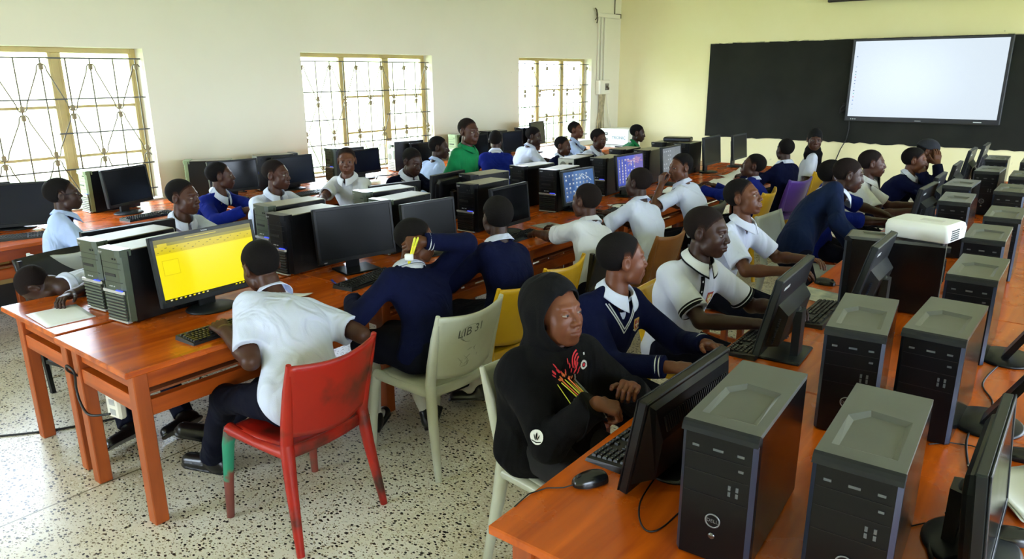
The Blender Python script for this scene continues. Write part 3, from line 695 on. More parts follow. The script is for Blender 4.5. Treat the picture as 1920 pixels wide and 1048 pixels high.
M_bez = mat('bezel_dark', (9, 10, 12), .38, spec=.3); M_bezg = mat('bezel_grey', (34, 38, 41), .40, spec=.3); M_off = mat('screen_off', (6, 7, 10), .16, spec=.22, rnoise=.04); M_offn = mat('screen_off_navy', (6, 12, 30), .2, spec=.22)
M_offl = mat('screen_off_soft', (15, 17, 19), .34, spec=.18)
ES = .195
def em(n, c, k=1.): return mat(n, (12, 12, 13), .25, spec=.25, emit=c, estr=ES*k)
def screen_geo(kind, w, h):
    """faces on y=0 plane facing -Y, lower left at (-w/2, 0)"""
    mb = MB(); ms = []
    def q(x0, x1, z0, z1, m, l):
        if m not in ms: ms.append(m)
        mb.mi = ms.index(m); y = -.0004*l
        mb.add([(-w/2+x0*w, y, z0*h), (-w/2+x1*w, y, z0*h), (-w/2+x1*w, y, z1*h), (-w/2+x0*w, y, z1*h)], [(0, 1, 2, 3)])
    rg = random.Random(11)
    if kind in ('off', 'navy', 'soft'): q(0, 1, 0, 1, {'off': M_off, 'navy': M_offn, 'soft': M_offl}[kind], 0)
    elif kind == 'yellow':
        Y = em('doc_yellow', (248, 230, 0), 1.15); D = em('ribbon_olive', (128, 120, 22)); Y2 = em('ribbon_yellow', (226, 206, 0)); P_ = em('page_yellow', (250, 234, 6), 1.15); B = em('taskbar_black', (34, 34, 18))
        q(0, 1, 0, 1, Y, 0); q(0, 1, .93, 1, D, 1); q(0, 1, .885, .93, em('tab_olive', (160, 150, 20)), 1); q(0, 1, .76, .885, Y2, 1); q(.03, .12, .885, .93, Y2, 2)
        for i in range(26): q(.02+i*.037, .02+i*.037+rg.uniform(.008, .024), .79+.03*(i % 3), .80+.03*(i % 3), D, 2)
        q(.30, .62, .955, .965, Y2, 2); q(0, 1, 0, .045, B, 1); q(.045, .20, .42, .66, em('page_edge', (200, 180, 10)), 1); q(.048, .197, .425, .655, P_, 2); q(.30, .98, .05, .74, P_, 1)
        for i in range(9): q(.05+i*.045, .05+i*.045+.02, .012, .034, [em('task_w', (230, 220, 160)), Y][i % 2], 2)
        for i in range(6): q(.72+i*.04, .72+i*.04+.02, .012, .03, Y, 2)
    else:
        if kind == 'blue': bg = [(62, 96, 150), (84, 122, 176), (70, 108, 164)]; ic = (214, 222, 230); n = (7, 6)
        elif kind == 'purple': bg = [(70, 88, 190), (92, 104, 206), (120, 112, 190)]; ic = (216, 208, 226); n = (6, 9)
        else: bg = [(126, 134, 140), (134, 142, 148), (128, 136, 142)]; ic = (190, 198, 204); n = (4, 5)
        for i in range(3): q(i/3, (i+1)/3, 0, 1, em('%s_bg%d' % (kind, i), bg[i]), 0)
        if kind == 'purple':
            P2 = em('cloud_pink', (176, 140, 186))
            for i in range(40):
                x, z = rg.gauss(.62, .16), rg.gauss(.80, .07)
                if 0 < x < .92 and .5 < z < .95: q(x, x+.07, z, z+.035, P2, 1)
        if kind == 'blue':
            P2 = em('branch_white', (206, 220, 230))
            for i in range(26):
                t_ = i/25; x = .45+.42*t_+.03*math.sin(9*t_); z = .72+.14*math.sin(4*t_)-.2*t_*(i % 3 == 0); q(x, x+.03, z, z+.025, P2, 1)
        I = em('%s_icon' % kind, ic); I2 = em('%s_icon2' % kind, tuple(int(c*.72) for c in ic))
        for r_ in range(n[1]):
            for c_ in range(n[0]):
                if rg.random() < .12: continue
                x = .05+c_*.115; z = .90-r_*.80/n[1]; q(x, x+.045, z-.045, z, I if rg.random() < .7 else I2, 2); q(x-.008, x+.053, z-.072, z-.058, I2, 2)
        B = em('%s_bar' % kind, (36, 48, 74)); q(0, 1, 0, .05, B, 1)
        for i in range(7): q(.03+i*.05, .055+i*.05, .012, .036, I2, 2)
    return mb, ms
def monitor(label, loc, rz, w=.50, top=.41, h=.31, tilt=6, kind='off', bez=None, back='dome', stand='disc', group=None, bw=.017, thick=.028, mark=None, neck_x=0., lean=0.):
    """faces local -Y; origin = middle of its foot on the table; top = height of the upper edge above the table"""
    bez = bez or M_bez
    t = thing('computer_monitor', label, 'monitor', loc, rz, group)
    X = T(0, 0, top-h*math.cos(rad(tilt))) @ RX(-tilt)
    mb = MB(); mb.X = X; mb.box(-w/2, w/2, 0, thick, 0, h, .004)
    fo = mb.build('housing', bez, t)
    sg, ms = screen_geo(kind, w-2*bw, h-2*bw-.008)
    v = sg.v; sg.v = [tuple(X @ Vector((a, b-.0012, c+bw+.008))) for a, b, c in v]; sg.build('screen', ms, fo, fix=False)
    mb = MB(); mb.X = X
    for s_ in (-1, 1): mb.box(s_*(w/2-bw)-(0 if s_ > 0 else bw), s_*(w/2-bw)+(bw if s_ > 0 else 0), -.004, .001, 0, h, .0015)
    mb.box(-w/2, w/2, -.004, .001, h-bw, h, .0015); mb.box(-w/2, w/2, -.004, .001, 0, bw+.008, .0015); mb.build('bezel', bez, fo)
    if mark:
        vs, fs = text_geo(mark, .012); mb = MB(); mb.X = X @ T(0 if mark != 'acer' else -w*.42, -.0045, (h-bw*.5) if mark == 'lenovo' else bw*.55) @ RX(90); mb.add(vs, fs); mb.build('badge', M_lab, fo)
    mb = MB(); mb.X = X
    if back == 'dome':
        a, b = w*.44, h*.42; zc = h*.47
        rings = []
        for k, (s_, y) in enumerate(((1., thick-.001), (.97, thick+.014), (.86, thick+.026), (.55, thick+.034))):
            rings.append([(s_*a*x, y, zc+s_*b*z) for x, z in ((-1, -.75), (-.85, -1), (.85, -1), (1, -.75), (1, .75), (.85, 1), (-.85, 1), (-1, .75))])
        vs = sum(rings, []); fs = [(i*8+j, i*8+(j+1) % 8, (i+1)*8+(j+1) % 8, (i+1)*8+j) for i in range(3) for j in range(8)]+[tuple(range(24, 32))]
        mb.add(vs, fs); mb.build('back_shell', bez, fo)
    elif back == 'vents':
        mb.add([(-w*.47, thick, .03), (w*.47, thick, .03), (w*.47, thick, h-.012), (-w*.47, thick, h-.012), (-w*.40, thick+.05, .06), (w*.40, thick+.05, .06), (w*.40, thick+.045, h*.62), (-w*.40, thick+.045, h*.62), (-w*.44, thick+.014, h-.025), (w*.44, thick+.014, h-.025)],
               [(0, 4, 5, 1), (4, 7, 6, 5), (7, 8, 9, 6), (8, 3, 2, 9), (0, 3, 8, 7, 4), (1, 5, 6, 9, 2)]); bo = mb.build('back_shell', bez, fo)
        mb = MB(); mb.X = X
        for i in range(34):
            x = -w*.37+w*.74*i/33; z0, z1 = h*.70, h*.86
            y0, y1 = thick+.0475-.031*.24, thick+.0475-.031*.78
            mb.X = X @ T(x, thick+.036, h*.76) @ RX(26); mb.box(-.0022, .0022, -.002, .0022, -h*.07, h*.07)
        mb.build('vent_slots', M_slot, bo)
    elif back == 'wedge':
        mb.add([(-w*.40, thick, h*.10), (w*.40, thick, h*.10), (w*.40, thick, h*.66), (-w*.40, thick, h*.66), (-w*.36, thick+.045, h*.14), (w*.36, thick+.045, h*.14), (w*.36, thick+.045, h*.55), (-w*.36, thick+.045, h*.55)],
               [(0, 4, 5, 1), (1, 5, 6, 2), (2, 6, 7, 3), (3, 7, 4, 0), (4, 7, 6, 5)]); bo = mb.build('back_shell', bez, fo)
        mb = MB(); mb.X = X
        for s_ in (-1, 1):
            for i in range(12): mb.box(s_*w*.385-.012, s_*w*.385+.012, thick+.018, thick+.024, h*(.16+.030*i), h*(.16+.030*i)+.0035)
        mb.build('vent_slots', M_edge, bo)
        mb = MB(); mb.X = X; mb.box(w*.24, w*.40, thick+.0005, thick+.0018, h-.05, h-.038); mb.build('badge', M_lab, bo)
    cz = top-h*.52; yb = thick+.035+(top-cz)*0
    P = X @ Vector((0, thick+.03, h*.42))
    mb = MB(); mb.X = X @ T(0, thick+.028, h*.42) @ RX(-90); mb.lathe([(.038, 0), (.036, .022), (.02, .030)], 16); mb.build('swivel', bez, t)
    nt_ = P.z+.02
    mb = MB()
    if lean:
        a, b = P.y+.01, P.y+.01+lean
        mb.add([(-.05, b-.014, .012), (.05, b-.014, .012), (.05, b+.014, .012), (-.05, b+.014, .012), (-.05, a-.004, nt_+.03), (.05, a-.004, nt_+.03), (.05, a+.02, nt_+.03), (-.05, a+.02, nt_+.03)], [(3, 2, 1, 0), (4, 5, 6, 7), (0, 1, 5, 4), (1, 2, 6, 5), (2, 3, 7, 6), (3, 0, 4, 7)])
    else: mb.prism([(-.045, P.y+.012), (.045, P.y+.012), (.034, P.y+.042), (-.034, P.y+.042)], .008, nt_)
    mb.build('stand_neck', bez, t)
    if stand == 'disc':
        mb = MB(); mb.X = T(0, P.y-.02+lean*1.15, 0); mb.lathe([(.001, 0), (.125, 0), (.13, .006), (.12, .012), (.05, .018), (.001, .019)], 32, sx=1.0, sy=.85, cap=False); mb.build('stand_base', bez, t)
    else:
        mb = MB(); mb.box(-.12, .12, P.y-.13, P.y+.07, 0, .012, .005); mb.build('stand_base', bez, t)
    return t

M_kb = mat('keyboard_black', (10, 11, 12), .42); M_key = mat('key_black', (16, 17, 19), .35); M_leg_ = mat('key_legend', (196, 198, 200), .5)
def keyboard(label, loc, rz):
    """0.45 m along local X, wrist edge towards -Y"""
    t = thing('keyboard', label, 'keyboard', loc, rz)
    w, d = .445, .145
    mb = MB(); vs = [(-w/2, -d/2, 0), (w/2, -d/2, 0), (w/2, d/2, 0), (-w/2, d/2, 0), (-w/2+.003, -d/2+.003, .011), (w/2-.003, -d/2+.003, .011), (w/2-.003, d/2-.003, .022), (-w/2+.003, d/2-.003, .022)]
    mb.add(vs, [(3, 2, 1, 0), (4, 5, 6, 7), (0, 1, 5, 4), (1, 2, 6, 5), (2, 3, 7, 6), (3, 0, 4, 7)]); mb.build('body', M_kb, t)
    mb = MB(); ml = MB(); P = .0187
    def z_at(y): return .011+(y+d/2)/d*.011
    def key(cx, cy, kw):
        z = z_at(cy); h_ = P*.44; b = len(mb.v)
        a, c = kw/2-.0012, h_-.0005; a2, c2 = a-.0022, c-.002
        mb.add([(cx-a, cy-c, z-.001), (cx+a, cy-c, z-.001), (cx+a, cy+c, z-.001), (cx-a, cy+c, z-.001), (cx-a2, cy-c2, z+.0075), (cx+a2, cy-c2, z+.0075), (cx+a2, cy+c2, z+.0075), (cx-a2, cy+c2, z+.0075)], [(4, 5, 6, 7), (0, 1, 5, 4), (1, 2, 6, 5), (2, 3, 7, 6), (3, 0, 4, 7)])
        if kw < .03:
            ml.add([(cx-.0024, cy+.001, z+.0078), (cx+.0002, cy+.001, z+.0078), (cx+.0002, cy+.0036, z+.0078), (cx-.0024, cy+.0036, z+.0078)], [(0, 1, 2, 3)])
    y0 = -d/2+.018
    for r_ in range(6):
        y = y0+r_*P*1.03+(.005 if r_ == 5 else 0)
        x = -w/2+.010
        if r_ == 0: ws = [1.4, 1.1, 1.2, 6.0, 1.2, 1.1, 1.1, 1.6]
        elif r_ == 1: ws = [2.2]+[1]*10+[2.5]
        elif r_ == 2: ws = [1.7]+[1]*11+[2.0]
        elif r_ == 3: ws = [1.5]+[1]*12+[1.2]
        elif r_ == 4: ws = [1]*13+[1.7]
        else: ws = [1, .6]+[1]*4+[.4]+[1]*4+[.4]+[1]*4
        f = 14.7/sum(ws)
        for q in ws:
            kw = q*f*P
            if q > .7: key(x+kw/2, y, kw)
            x += kw
        x = -w/2+.010+14.95*P
        for c_ in range(3):
            if not (r_ == 2 or (r_ == 1 and c_ != 1)): key(x+P*(c_+.5), y, P)
        x += 3.25*P
        for c_ in range(4):
            if x+P*(c_+.5) < w/2-.008: key(x+P*(c_+.5), y, P)
    mb.build('key_bed', M_key, t); ml.build('key_legends', M_leg_, t)
    return t
def mouse(label, loc, rz):
    t = thing('computer_mouse', label, 'mouse', loc, rz)
    def sh(u, v):
        a = PI*u; y = .056*math.cos(a); hw = .031*math.sin(a)**.6*(1-.12*math.cos(a)); ph = PI*v
        return (hw*math.cos(ph), y, .004+(.034-.006*math.cos(a)*.5)*math.sin(ph)**.75*math.sin(a)**.55)
    mb = MB(); mb.grid(sh, 20, 14, True); mb.X = T(0, 0, .0); mb.lathe([(.028, 0), (.029, .004), (.028, .006)], 18, sy=1.85, sx=.98); mb.build('shell', mat('mouse_black', (16, 17, 19), .22), t)
    mb = MB(); mb.X = T(0, .036, .030) @ RY(90); mb.lathe([(.007, -.003), (.009, -.0015), (.009, .0015), (.007, .003)], 12); mb.build('wheel', M_kb, t)
    mb = MB(); mb.tube([(0, .055, .008), (.0, .085, .006), (.02, .13, .004), (.012, .19, .004), (-.03, .25, .004)], .002, 5); mb.build('cord', MATS['cable_black'], t)
    return t
M_pap = mat('paper_white', (232, 233, 232), .7)
def paper(label, loc, rz, w=.21, l=.297, n=1, curl=.0, name='paper_sheet', m=None, cat='paper'):
    t = thing(name, label, cat, loc, rz)
    rg = random.Random(n*7+int(loc[0]*50))
    for i in range(n):
        a = rg.uniform(-4, 4)*(i > 0)
        mb = MB(); mb.X = T(rg.uniform(-.004, .004)*i, rg.uniform(-.004, .004)*i, .0012+.0011*i) @ RZ(a)
        mb.grid(lambda u, v: ((u-.5)*w, (v-.5)*l, curl*((u-.3)**2)*(1+.4*math.sin(5*v)) if curl else 0.), 10, 8, True, .0009); mb.build('sheet', m or M_pap, t)
    return t

TZ = TH
def TA(label, fm, fx, fy, az, back=False, z=TZ):
    """front-face centre at (fx, fy); the tower runs back along az"""
    a = rad(az); c = (fx+.21*math.cos(a), fy+.21*math.sin(a), z)
    rz = az-90+(180 if back else 0)
    key = ('A', fm.name)
    if key in PROTO: return dup(PROTO[key], c, rz, label)
    PROTO[key] = tower_a(label, fm, c, rz); return PROTO[key]
def TD(label, fx, fy, az, z=TZ):
    a = rad(az); c = (fx+.22*math.cos(a), fy+.22*math.sin(a), z)
    if 'D' in PROTO: return dup(PROTO['D'], c, az-90, label)
    PROTO['D'] = tower_d(label, c, az-90); return PROTO['D']
PROTO = {}
# middle row
TA('green-reflecting tower with papers in front, outer of the nearest pair', M_grn, -3.83, 1.46, 97)
TA('green-reflecting tower right beside the yellow screen', M_grn, -3.545, 1.44, 97)
TA('green-reflecting tower by the black monitor, on the window side of its pair', M_grn, -4.00, 2.56, 88)
TA('black tower close behind the big black monitor', M_fblk, -3.66, 2.43, 92)
TA('green-reflecting tower with glare on top in front of the boy looking down', M_grn, -3.93, 3.30, 83)
TA('tower hidden behind the angled monitor, top with glare showing', M_grn, -3.56, 3.14, 93)
TA('black tower in front of the green shirt boy', M_fblk, -3.90, 4.40, 86)
TA('black tower with blue light left of the dark narrow monitor', M_fblk, -3.56, 4.00, 91)
TA('black tower behind the dark narrow monitor, on the window side', M_fblk, -3.91, 5.09, 86)
TA('black slatted tower left of the blue desktop screen', M_fblk, -3.54, 5.04, 95)
TA('tower with its steel back turned to the camera near the low-seated boy', M_fblk, -3.90, 5.86, 94, back=True)
TA('black tower between the blue and purple screens', M_fblk, -3.64, 6.02, 94)
TA('black tower behind the purple screen, on the window side', M_fblk, -3.92, 6.86, 93)
TA('black tower right behind the purple screen', M_fblk, -3.66, 6.93, 93)
TA('black tower on the window side behind the pale grey screen', M_fblk, -3.93, 7.86, 92)
TA('large black tower right behind the pale grey screen', M_fblk, -3.66, 7.90, 92)
monitor('monitor with a bright yellow document on screen', (-3.335, 1.83, TZ), 92, .56, .42, .345, 8, 'yellow', M_bezg, mark='lenovo')
monitor('large black switched-off monitor beside the student with raised arm', (-3.34, 2.77, TZ), 78, .52, .405, .33, 6, 'soft', mark='acer', stand='rect')
monitor('black monitor behind the raised arm, turned slightly away', (-3.27, 3.33, TZ), 83, .44, .36, .28, 5, 'soft')
monitor('narrow black monitor above the back of the navy sweater student', (-3.25, 4.18, TZ), 93, .47, .36, .30, 5, 'off')
monitor('monitor showing a blue desktop full of icons', (-3.35, 5.28, TZ), 86, .46, .36, .30, 8, 'blue', M_bezg)
monitor('monitor showing a purple-blue desktop crowded with icons', (-3.36, 6.20, TZ), 86, .48, .41, .33, 6, 'purple', M_bez)
monitor('monitor with a pale grey screen behind the boy touching his mouth', (-3.38, 7.13, TZ), 91, .47, .41, .31, 5, 'grey', M_bezg)
monitor('dark monitor second from the far end of the middle row', (-3.42, 8.30, TZ), 91, .50, .43, .33, 5, 'soft', M_bezg)
monitor('dark monitor at the far end of the middle row', (-3.36, 9.02, TZ), 92, .50, .41, .31, 5, 'soft', M_bezg)
monitor('black monitor seen from behind beside the nearest pair of towers', (-4.06, 1.76, TZ), -91, .50, .37, .30, 4, 'off')
monitor('black monitor facing the window boys beside the second tower pair', (-4.13, 2.80, TZ), -88, .46, .35, .28, 4, 'off')
monitor('black monitor facing the boy who looks down', (-4.04, 3.72, TZ), -100, .45, .37, .29, 4, 'off')
monitor('black monitor edge-on in front of the slim boy in pale blue', (-4.12, 4.38, TZ), -84, .45, .37, .29, 4, 'off')
# window wall
TA('tower behind the big monitor at the left picture edge', M_fblk, -6.72, 1.62, 84)
TA('pale green-reflecting tower standing under the nearest window', M_sage, -6.80, 2.64, 90)
TA('pale green-reflecting tower against the wall between two windows', M_sage, -6.83, 3.60, 52)
TA('tower with steel back and blue plug against the wall', M_fblk, -6.68, 4.26, 72, back=True)
TA('dark slatted tower under the second window', M_grn, -6.60, 5.14, 86)
TA('tower with pale steel back under the second window', M_fblk, -6.69, 6.16, 78, back=True)
TA('green-reflecting tower behind the standing boy in green', M_sage, -6.72, 7.32, 88)
TA('black tower behind the blue sweater student seen from behind', M_fblk, -6.76, 8.02, 88)
TA('black tower under the left edge of the third window', M_fblk, -6.76, 8.85, 88)
monitor('big dark blue monitor cut by the left picture edge', (-6.47, 1.98, TZ), 66, .60, .36, .34, 6, 'navy')
monitor('dark monitor with grey frame under the nearest window', (-6.42, 2.86, TZ), 112, .50, .40, .32, 6, 'off', M_bezg)
monitor('black monitor behind the blue sweater boy by the wall', (-6.32, 3.80, TZ), 80, .48, .38, .30, 5, 'off')
monitor('black monitor with greenish reflection beside the steel-backed tower', (-6.40, 4.54, TZ), 91, .49, .35, .30, 5, 'navy')
monitor('navy-tinted monitor right of the boy facing the camera', (-6.41, 5.52, TZ), 93, .44, .34, .28, 5, 'navy')
monitor('dark monitor behind the boy in pale blue', (-6.43, 6.52, TZ), 82, .47, .34, .28, 5, 'off')
monitor('dark monitor between the green shirt boy and the blue sweater back', (-6.42, 7.48, TZ), 85, .45, .37, .30, 5, 'off')
monitor('navy monitor right of the blue sweater back', (-6.38, 8.22, TZ), 88, .45, .37, .29, 5, 'navy')
monitor('olive-tinted monitor raised in front of the third window', (-6.50, 9.02, TZ), 102, .50, .46, .34, 6, 'off', M_bezg)
# right row
TD('black tower with round badge at the front table end, left of two', -.545, 1.475, 93)
TD('black tower cut by the bottom picture edge, right of the round-badge tower', -.255, 1.50, 92)
TD('black tower behind the round-badge tower, left of two', -.46, 2.35, 96)
TD('tall black tower behind the bottom-edge tower', -.26, 2.47, 88)
TD('black tower diagonally below the white projector', -.25, 3.29, 89)
TD('black tower immediately right of the white projector', -.29, 4.11, 90)
TD('black tower on the right, one place behind the projector', -.27, 4.80, 90)
TD('black tower on the right, level with the leaning boy', -.32, 5.90, 89)
TD('black tower on the right edge, second from the far end', -.30, 6.82, 90)
TD('black tower directly behind the white projector', -.56, 5.24, 92)
TD('black tower behind the pale-topped one, left column', -.64, 6.00, 88)
TD('black tower near the far end, left column of the right row', -.56, 7.04, 88)
TD('farthest black tower of the left column, below the blackboard', -.58, 8.05, 91)
TD('large dark tower in the far right corner', -.30, 7.95, 90)
PROJ_T = TD('black tower lying across the table under the white projector', -.86, 3.905, 6)
monitor('black monitor seen from behind with vent slots, beside the hooded student', (-.86, 1.86, TZ), -92, .53, .31, .30, 10, 'off', M_bez, 'vents')
monitor('black monitor seen from behind in front of the polo shirt boy', (-.91, 2.96, TZ), -87, .50, .385, .33, 12, 'off', M_bezg, 'wedge', 'rect')
monitor('grey monitor with striped side vents in front of the projector', (-.70, 3.48, TZ), -90, .40, .44, .33, 14, 'off', M_bezg, 'wedge')
monitor('monitor back facing the camera behind the boy in rolled sleeves', (-.87, 5.97, TZ), -93, .48, .36, .29, 10, 'off', M_bezg, 'wedge')
monitor('monitor back just beyond, below the chin-resting student', (-.89, 6.66, TZ), -90, .46, .36, .29, 10, 'off', M_bezg, 'wedge')
monitor('small monitor back in front of the capped student', (-.89, 7.62, TZ), -90, .46, .36, .29, 10, 'off', M_bezg, 'wedge')
monitor('tall monitor back, second from the blackboard', (-.88, 8.42, TZ), -90, .50, .42, .34, 10, 'off', M_bezg, 'wedge')
monitor('tall monitor back nearest the blackboard', (-.83, 9.08, TZ), -90, .50, .42, .34, 10, 'off', M_bezg, 'wedge')
monitor('black monitor edge-on at the bottom right picture edge', (.00, 1.93, TZ), 89, .52, .33, .32, 5, 'off', M_bezg, 'dome')
def slab_stand(label, loc, rz):
    t = monitor(label, loc, rz, .50, .46, .32, 4, 'off', M_bez, 'dome', 'disc', lean=.17)
    return t
slab_stand('monitor on a slanting black stand at the right picture edge', (.150, 2.72, TZ), 88)
slab_stand('monitor on a black stand at the right edge behind the other', (.150, 3.45, TZ), 88)
# keyboards, mice, papers
keyboard('black keyboard under the yellow screen', (-3.03, 1.70, TZ), 93)
keyboard('black keyboard with a blue pen beside the big black monitor', (-3.13, 2.66, TZ), 97)
keyboard('black keyboard under the reaching hand of the white shirt boy', (-3.12, 4.10, TZ), 92)
keyboard('black keyboard in front of the purple screen boy', (-3.06, 5.27, TZ), 92)
keyboard('dark keyboard in front of the pale grey screen', (-3.08, 7.0, TZ), 92)
keyboard('keyboard with pale keys beside the stacked papers', (-4.20, 1.70, TZ), -92)
keyboard('black keyboard at the left picture edge by the big monitor', (-6.10, 1.86, TZ), 70)
keyboard('black keyboard on the wall desk under the nearest window', (-6.14, 2.86, TZ), 97)
keyboard('black keyboard on the bluish lit part of the wall desk', (-6.03, 4.42, TZ), 92)
keyboard('black keyboard at the front end beside the single mouse', (-.965, 1.92, TZ), -92)
keyboard('black keyboard behind the monitor of the polo shirt boy', (-.985, 3.02, TZ), -90)
keyboard('black keyboard under the right hand of the polo shirt boy', (-.87, 3.58, TZ), -90)
mouse('black mouse on the front corner of the right table', (-.965, 1.60, TZ), 150)
mouse('black mouse in front of the purple screen boy', (-3.06, 5.56, TZ), 100)
mouse('black mouse by the elbow of the boy touching his mouth', (-3.05, 6.28, TZ), 100)
mouse('dark blue mouse on the wall desk near the boy facing the camera', (-6.0, 4.74, TZ), 80)
mouse('black mouse under the hand of the boy gazing up', (-1.0, 4.15, TZ), -90)
mouse('black mouse at the lower right picture corner', (.025, 2.02, TZ), 110)
mouse('black mouse above the papers at the right picture edge', (.02, 2.52, TZ), 100)
paper('stack of white papers at the end of the nearest left table', (-3.88, 1.30, TZ), 86, n=5)
paper('white sheets behind the stand of the yellow screen', (-3.20, 2.10, TZ), 20, n=2, curl=.05)
paper('printed sheet with dark bands beside the reaching hand', (-3.14, 4.55, TZ), 80, n=2, m=mat('print_bands', (210, 210, 210), .6, col2=(40, 40, 44), nscale=9, stretch=(1, 8, 1)))
paper('white sheet behind the mouse of the purple screen boy', (-3.12, 5.66, TZ), 60, n=2)
paper('white crumpled sheets before the boy touching his mouth', (-3.12, 6.60, TZ), 75, n=3, curl=.12)
paper('white open sheets near the far end of the middle row', (-3.10, 8.05, TZ), 40, n=3, curl=.18)
paper('white sheets before the blue sweater boy looking up left', (-3.0, 7.45, TZ), 70, n=2, curl=.1)
paper('white paper between the vent-slot monitor and the polo boy', (-.90, 2.46, TZ), 8, n=2)
paper('colourful printed magazine beside the hand of the boy gazing up', (-.96, 3.90, TZ), 75, n=4, name='magazine', m=mat('magazine_print', (214, 214, 196), .5, col2=(120, 132, 140), nscale=14), cat='magazine')
paper('white torn papers at the right picture edge', (.06, 2.30, TZ), 30, n=4, curl=.1)
paper('white paper added for glare on the wall desk under the second window', (-6.15, 4.98, TZ), 20, n=2)  # paper added in place of bright glare on the desk
paper('pale sheets added for glare on the wall desk beside the steel-backed tower', (-6.12, 5.9, TZ), 70, n=2)  # more sheets standing in for the desk glare
paper('white sheets under the arms of the boy in rolled sleeves', (-.95, 6.28, TZ), 80, n=2)
paper('folded white paper standing at the table edge by the leaning boy', (-1.0, 4.72, TZ), 15, w=.10, l=.10, n=1, curl=.12)
paper('white sheets on the desk in front of the third window', (-6.05, 7.55, TZ), 20, n=3)
pn = thing('pen', 'blue pen lying on the keyboard by the big black monitor', 'pen', (-3.24, 2.50, TZ+.004), 70)
mb = MB(); mb.X = RX(-90); mb.lathe([(.001, -.07), (.004, -.06), (.004, .065), (.003, .07)], 10); mb.build('barrel', mat('pen_blue', (40, 60, 190), .3), pn)
mb = MB(); mb.box(.002, .0045, .03, .066, 0.0, .006); mb.build('clip', MATS['pen_blue'], pn)
# projector on the cross-wise tower
pj = thing('projector', 'white projector sitting on a black tower in the right row', 'projector', (-.525, 3.955, TZ+.374), -12)
M_pj = mat('projector_white', (228, 230, 228), .35)
pts_ = []
def rr(x0, x1, y0, y1, r, n=5):
    out = []
    for cx, cy, a0 in ((x1-r, y1-r, 0), (x0+r, y1-r, 90), (x0+r, y0+r, 180), (x1-r, y0+r, 270)):
        for k in range(n+1): a = rad(a0+90*k/n); out.append((cx+r*math.cos(a), cy+r*math.sin(a)))
    return out
mb = MB(); lv = []
for z, i_ in ((0, .012), (.006, .002), (.055, 0), (.078, .006), (.086, .020)):
    lv.append([(x, y, z) for x, y in rr(-.148+i_, .148-i_, -.115+i_, .115-i_, .022)])
n = len(lv[0]); vs = sum(lv, []); fs = [(k*n+i, k*n+(i+1) % n, (k+1)*n+(i+1) % n, (k+1)*n+i) for k in range(len(lv)-1) for i in range(n)]
mb.add(vs, fs, True); mb.add(lv[-1], [tuple(range(n))]); mb.add(lv[0], [tuple(range(n))[::-1]]); mb.build('body', M_pj, pj)
mb = MB()
for i in range(5):
    for j in range(6): mb.box(.1475, .1498, -.085+j*.016, -.085+j*.016+.011, .014+i*.0105, .014+i*.0105+.0065)
mb.build('vent_grille', mat('vent_dark', (70, 72, 70), .5), pj)
mb = MB(); mb.box(.1470, .1492, .035, .095, .05, .062); mb.build('label_strip', mat('pj_trim', (190, 190, 190), .3), pj)
mb = MB()
for i in range(7): mb.box(-.02, .08, -.03+i*.008, -.026+i*.008, .0855, .0868)
mb.build('button_row', mat('pj_grey', (206, 206, 200), .4), pj)
mb = MB(); mb.X = T(.115, -.085, -.012); mb.lathe([(.010, 0), (.010, .014)], 12); mb.X = T(-.115, -.085, -.012); mb.lathe([(.010, 0), (.010, .014)], 12); mb.X = T(0, .09, -.012); mb.lathe([(.010, 0), (.010, .014)], 12); mb.build('foot', M_slot, pj)
# cables
def cable(label, pts, r=.0035, m=None, name='cable', n=6):
    P = [Vector(p) for p in pts]; out = []
    for i in range(len(P)-1):
        p0, p1, p2, p3 = P[max(i-1, 0)], P[i], P[i+1], P[min(i+2, len(P)-1)]
        for k in range(n):
            t_ = k/n; out.append(.5*((2*p1)+(p2-p0)*t_+(2*p0-5*p1+4*p2-p3)*t_*t_+(3*p1-p0-3*p2+p3)*t_**3))
    out.append(P[-1]); mb = MB(); mb.tube(out, r, 6)
    return tag(mb.build(name, m or MATS['cable_black']), label, 'cable')
cable('black cable curving over the floor at the left picture edge', [(-4.9, .75, .005), (-4.55, .95, .005), (-4.30, 1.22, .005), (-4.15, 1.50, .005), (-4.05, 1.75, .006), (-3.98, 1.9, .02), (-3.95, 2.0, .15), (-3.95, 2.05, .4)], .006)
cable('black cable looped over the end rail of the nearest table', [(-3.50, 1.20, .56), (-3.50, 1.16, .60), (-3.46, 1.145, .64), (-3.40, 1.15, .62), (-3.44, 1.16, .52), (-3.38, 1.15, .46), (-3.30, 1.15, .44), (-3.22, 1.2, .45)], .006)
ps = thing('power_strip', 'white socket strip hanging at the nearest table leg', 'power strip', (-3.40, 1.30, .34), 10)
mb = MB(); mb.box(-.05, .05, -.02, .02, 0, .16, .01); mb.build('body', M_pvc, ps); mb = MB(); [mb.box(-.02, .02, -.0215, -.019, .02+i*.05, .05+i*.05) for i in range(3)]; mb.build('socket', MATS['gauge_face'], ps)
mb = MB(); mb.tube([(0, 0, .155), (.01, 0, .2), (.02, -.01, .225)], .005, 6); mb.build('cord', MATS['cable_black'], ps)
cable('black cable tangle at the foot of the bottom-edge tower', [(-.10, 1.62, .765), (-.08, 1.70, .80), (-.09, 1.80, .77), (-.05, 1.90, .756), (-.10, 1.98, .756), (-.13, 1.86, .757), (-.09, 1.74, .765), (-.07, 1.68, .79)], .006)
cable('thin black cable wandering between the right towers and monitor stands', [(-.12, 2.05, .754), (-.06, 2.2, .754), (-.10, 2.35, .754), (-.13, 2.6, .754), (-.09, 2.9, .754), (-.14, 3.1, .754), (-.10, 3.4, .754)], .0035)
